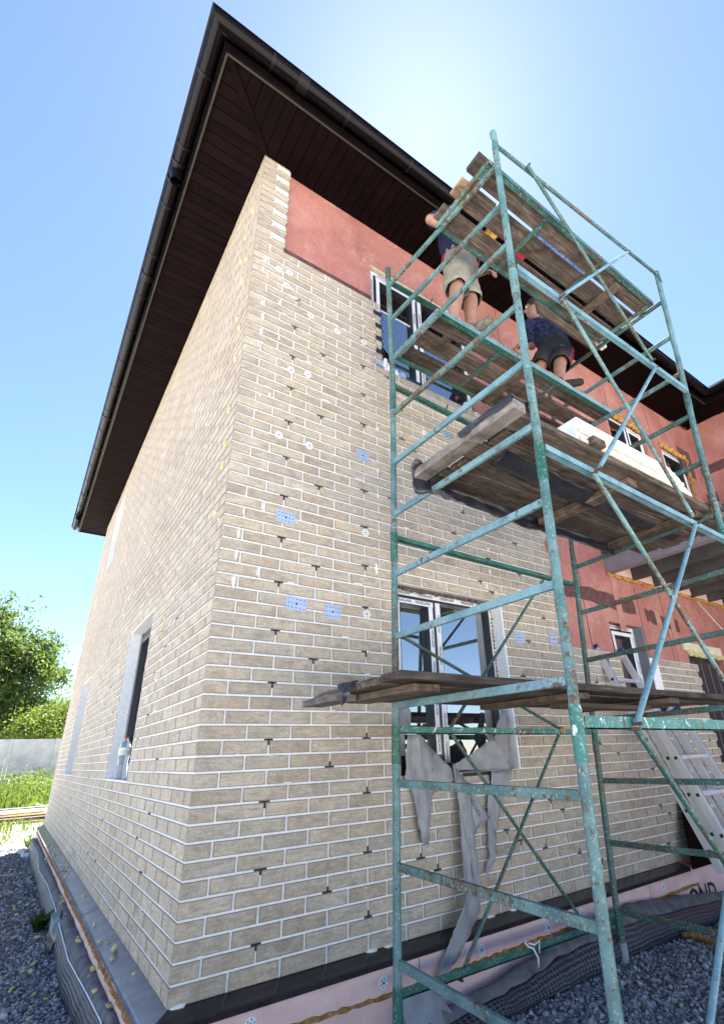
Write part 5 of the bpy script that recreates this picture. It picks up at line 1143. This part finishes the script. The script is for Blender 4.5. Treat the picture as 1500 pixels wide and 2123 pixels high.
w1 = worker('person', 'worker in navy T-shirt and khaki shorts with one elbow raised on the scaffold', dict(a1=(1.335, -0.75, 3.955), k1=(1.395, -0.775, 4.33), h1=(1.475, -0.73, 4.74), a2=(1.475, -0.80, 3.955), k2=(1.585, -0.735, 4.36), h2=(1.625, -0.665, 4.76), pel=(1.55, -0.70, 4.80), wa=(1.56, -0.70, 4.93), ch=(1.56, -0.685, 5.13), ne=(1.56, -0.665, 5.31), he=(1.56, -0.635, 5.46), shL=(1.385, -0.70, 5.235), elL=(1.195, -0.75, 5.045), wrL=(1.385, -0.855, 4.90), shR=(1.72, -0.62, 5.24), elR=(1.87, -0.57, 5.06), wrR=(1.905, -0.66, 5.01), pnL=(0, -1, 0.3), pnR=(0, -1, 0.2), f1=(0.2, 0.9, 0), f2=(0.15, -1.0, 0)), 'navy', 'khaki', (0.3, 1, 0.1), 0)
MB().tube([(1.43+0.26*math.cos(a)*0.6+0.13, -0.70+0.155*math.sin(a), 4.845+0.012*math.sin(3*a)) for a in np.linspace(0, 2*math.pi, 25)], 0.012, 8).build('belt_cord', 'red_trim', w1, True)
w2 = worker('person', 'worker in printed dark T-shirt and black shorts with red stripes, gripping a rail', dict(a1=(2.56, -0.79, 3.955), k1=(2.74, -0.725, 4.29), h1=(2.97, -0.64, 4.60), a2=(2.62, -0.50, 3.955), k2=(2.66, -0.56, 4.33), h2=(2.84, -0.55, 4.60), pel=(2.93, -0.59, 4.65), wa=(2.95, -0.575, 4.76), ch=(2.95, -0.54, 4.97), ne=(2.91, -0.51, 5.15), he=(2.87, -0.49, 5.30), shL=(2.80, -0.42, 5.06), elL=(2.88, -0.375, 4.88), wrL=(2.75, -0.345, 4.83), shR=(3.10, -0.62, 5.06), elR=(3.2, -0.74, 4.92), wrR=(3.04, -0.86, 4.88), pnL=(0, 0.3, -1), pnR=(0, -1, 0), f1=(0.6, -0.8, 0), f2=(0.2, 1, 0)), 'navy_print', 'black_cloth', (-0.7, 0.6, 0), 0, True)

# ------------------------------------------------------------------ background: fence, trees, grass, boards
fence = thing('concrete_fence', 'pale concrete panel fence across the back of the plot', 'fence', (0, 30, 0.2))
fz = 2.25
for i in range(-6, 6):
    x = 1.12+1.92*i
    MB().box(x-0.075, x+0.075, 29.93, 30.07, -0.3, fz+0.02).build('post', 'concrete', fence)
    for k in range(4): MB().box(x+0.08, x+1.84, 29.965+0.012*(k % 2), 30.03, fz-0.5*(k+1)+0.001, fz-0.5*k-0.001).build('panel', 'concrete', fence)
def leaves(n_cl, per, centre, rad, size, seed, droop=0.0):
    g = np.random.default_rng(seed); u = g.normal(size=(n_cl, 3)); u /= np.linalg.norm(u, axis=1)[:, None]; rr = g.random(n_cl)**0.42
    lob = 1+0.28*np.sin(u[:, 0]*5+seed)*np.cos(u[:, 2]*6+seed*2)+0.12*g.normal(size=n_cl)
    cc = np.array(centre)+u*rr[:, None]*lob[:, None]*np.array(rad)
    n = n_cl*per; c = np.repeat(cc, per, 0); sp = np.repeat(g.uniform(0.16, 0.46, n_cl), per)[:, None]
    off = g.normal(size=(n, 3))*sp*np.array((1, 1, 0.75)); off[:, 2] -= droop*np.abs(g.normal(size=n)); c = c+off
    a = g.normal(size=(n, 3)); a /= np.linalg.norm(a, axis=1)[:, None]; b_ = np.cross(a, g.normal(size=(n, 3))); b_ /= np.linalg.norm(b_, axis=1)[:, None]
    s = (size*g.uniform(0.6, 1.4, n))[:, None]; V = np.stack([c-a*s, c+b_*s*0.45, c+a*s, c-b_*s*0.45], 1).reshape(-1, 3)
    F = np.arange(n*4).reshape(n, 4); per_ = np.clip(np.repeat(g.random(n_cl), per)*0.6+g.random(n)*0.4, 0, 1)
    return V, F, per_, cc
def tree(label, base, crowns, mat, seed, size=0.085, trunk_r=0.22, top=None, per=48):
    t = thing('tree', label, 'tree', base, 'trees behind the concrete fence')
    Vs = []; Fs = []; ps = []; off = 0; tips = []
    for i, (c, r, ncl, dr) in enumerate(crowns):
        V, F, p_, cc = leaves(ncl, per, c, r, size, seed+i, dr); Vs.append(V); Fs.append(F+off); ps.append(p_); off += len(V); tips += [cc[k] for k in range(0, len(cc), max(1, len(cc)//9))]
    put('crown', mesh_from_np('crown', np.concatenate(Vs), np.concatenate(Fs), mat, np.concatenate(ps)), t)
    b = MB(); b0 = Vector(base); c0 = Vector(crowns[0][0]); fork = b0.lerp(c0, 0.45)
    b.tube([b0, b0.lerp(fork, 0.5)+Vector((0.08, 0, 0)), fork], [trunk_r, trunk_r*0.8, trunk_r*0.62], 10)
    for q in tips:
        q = Vector(q); mid = fork.lerp(q, 0.5)+Vector((0, 0, 0.25)); b.tube([fork, mid, q], [trunk_r*0.36, trunk_r*0.18, 0.015], 6)
    b.build('trunk', 'bark', t, True); return t
tree('tall light green tree with loose hanging twigs above the fence', (-3.6, 36, 0.2), [((-3.6, 36, 7.6), (2.6, 2.4, 3.4), 230, 0.15), ((-1.0, 36, 6.6), (2.2, 1.9, 2.4), 190, 0.25), ((-1.0, 35.6, 3.9), (1.8, 1.5, 1.6), 110, 0.3)], 'leafA', 3, 0.125)
tree('low lime green tree by the house end above the fence', (0.6, 32.5, 0.2), [((0.35, 32.5, 3.0), (1.25, 1.0, 1.0), 150, 0.0), ((1.6, 33, 3.4), (1.3, 1.0, 1.3), 120, 0.0)], 'leafB', 21, 0.075, 0.1)
tree('dense dark tree farther back between the other two', (-1.4, 40, 0.2), [((-1.6, 40, 3.6), (2.6, 1.5, 2.4), 200, 0.1), ((0.9, 41, 4.2), (1.6, 1.3, 1.5), 90, 0.1)], 'leafC', 33, 0.10)
tree('bushy green tree at the edge of the view behind the fence', (-6.2, 33, 0.2), [((-5.8, 33, 3.6), (2.4, 1.5, 2.6), 190, 0.1)], 'leafA', 41, 0.09)
def grass(n, x0, x1, y0, y1, h0, h1, seed, name, label, mat='grassblade', wide=0.02, zf=None):
    g = np.random.default_rng(seed); x = g.uniform(x0, x1, n); y = g.uniform(y0, y1, n)
    z = np.array([zf(a, c) for a, c in zip(x, y)]); cl = np.array([0.5+0.9*max(-0.4, mnoise.noise(Vector((a*0.9, c*0.5, seed)))) for a, c in zip(x, y)])
    h = g.uniform(h0, h1, n)*cl; an = g.uniform(0, 6.28, n); d = np.stack([np.cos(an), np.sin(an), 0*an], 1); ln = g.normal(size=(n, 3))*0.35*h[:, None]; ln[:, 2] = 0
    p = np.stack([x, y, z], 1); wv = wide*g.uniform(0.5, 1.5, n)[:, None]; mid = p+ln*0.3; mid[:, 2] += h*0.6; tip = p+ln; tip[:, 2] += h
    V = np.stack([p-d*wv*0.5, p+d*wv*0.5, mid+d*wv*0.6, tip, mid-d*wv*0.6], 1).reshape(-1, 3); k = np.arange(n)*5
    F = np.concatenate([np.stack([k, k+1, k+2, k+4], 1)]); T = np.stack([k+4, k+2, k+3, k+3], 1)
    F3 = np.concatenate([np.stack([k, k+1, k+2], 1), np.stack([k, k+2, k+4], 1), np.stack([k+4, k+2, k+3], 1)])
    r_ = g.random(n); return tag(put(name, mesh_from_np(name, V, F3, mat, np.concatenate([r_, r_, r_]))), label, None, None, 'stuff')
tz = lambda x, y: GZ-0.03+(min((y-11)*0.03, 0.45) if y > 11 else 0)
grass(26000, -4.5, 3.5, 17.5, 29.3, 0.10, 0.45, 2, 'weeds', 'tall sunlit weeds growing in front of the fence', wide=0.04, zf=tz)
grass(2600, -3.0, 1.6, 10.2, 17.5, 0.06, 0.22, 6, 'grass', 'sparse short grass on the sunlit ground', wide=0.03, zf=tz)
def weed(label, c, n, hh, seed, mat='leafC'):
    g = random.Random(seed); b = MB()
    for i in range(n):
        a = g.uniform(0, 6.28); ln = hh*g.uniform(0.5, 1.1); wd = 0.012*g.uniform(0.6, 1.4); o = Vector((math.cos(a), math.sin(a), 0)); s = Vector((-o.y, o.x, 0))*wd
        p0 = Vector(c)+o*0.02*g.random(); p1 = p0+o*ln*0.35+Vector((0, 0, ln*0.6)); p2 = p0+o*ln*0.8+Vector((0, 0, ln*0.75))
        b.add([p0-s*0.4, p0+s*0.4, p1+s, p2, p1-s], [(0, 1, 2, 4), (4, 2, 3)])
    o = b.build('weed_tuft', mat); return tag(o, label, 'weed', 'weeds by the side wall')
weed('dark green weed tuft growing in the shaded gravel by the drainage sheet', (-0.24, 3.3, GZ), 60, 0.20, 1)
weed('weed tuft at the sunlit edge of the gravel near the rubble', (-0.16, 9.5, GZ), 50, 0.26, 2)
# stacked boards on the ground beyond the house
def board(label, x0, x1, y0, y1, z0, z1, mat, rot): return loose('timber_board', label, 'board', x0, x1, y0, y1, z0, z1, mat, rot, 'boards stacked beyond the house')
board('lowest dark board of the stack beyond the house', -2.6, 1.4, 13.6, 13.9, GZ+0.02, GZ+0.10, 'dark_wood', 5)
board('dark reddish board above the lowest one of the stack', -2.2, 1.3, 14.0, 14.35, GZ+0.03, GZ+0.16, 'dark_wood', 6)
board('broad yellow sheet lying sunlit on the dark boards', -2.0, 1.6, 14.6, 16.6, GZ+0.17, GZ+0.20, 'osb', 4)
board('pale plank lying loose upon the yellow sheet', -1.6, 0.3, 14.6, 14.85, GZ+0.205, GZ+0.24, 'plank_new', 9)
board('grey plank behind the yellow sheet near the weeds', -2.4, 1.5, 17.0, 17.3, GZ+0.16, GZ+0.22, 'plank_grey', 5)
for nm in ('white',):
    mb = MB()
    for i in range(6): mb.blob((0.9+0.25*i*0.6, 18.6+0.1*i, -0.02), 0.16, i, 7, (1, 1, 0.5))
    tag(mb.build('rubble', 'concrete'), 'pale rubble heap beside the weeds beyond the house', None, None, 'stuff')

Vs, Fs, ps, off = [], [], [], 0
for i in range(26):
    cx_, cy_ = rng.uniform(-4.5, 3.2), rng.uniform(19.0, 29.0)
    V_, F_, p_, _c = leaves(12, 30, (cx_, cy_, tz(cx_, cy_)+0.22), (0.55, 0.55, 0.28), 0.055, 200+i)
    Vs.append(V_); Fs.append(F_+off); ps.append(p_); off += len(V_)
tag(put('undergrowth', mesh_from_np('undergrowth', np.concatenate(Vs), np.concatenate(Fs), 'leafB', np.concatenate(ps))), 'leafy low undergrowth among the weeds by the fence', None, None, 'stuff')
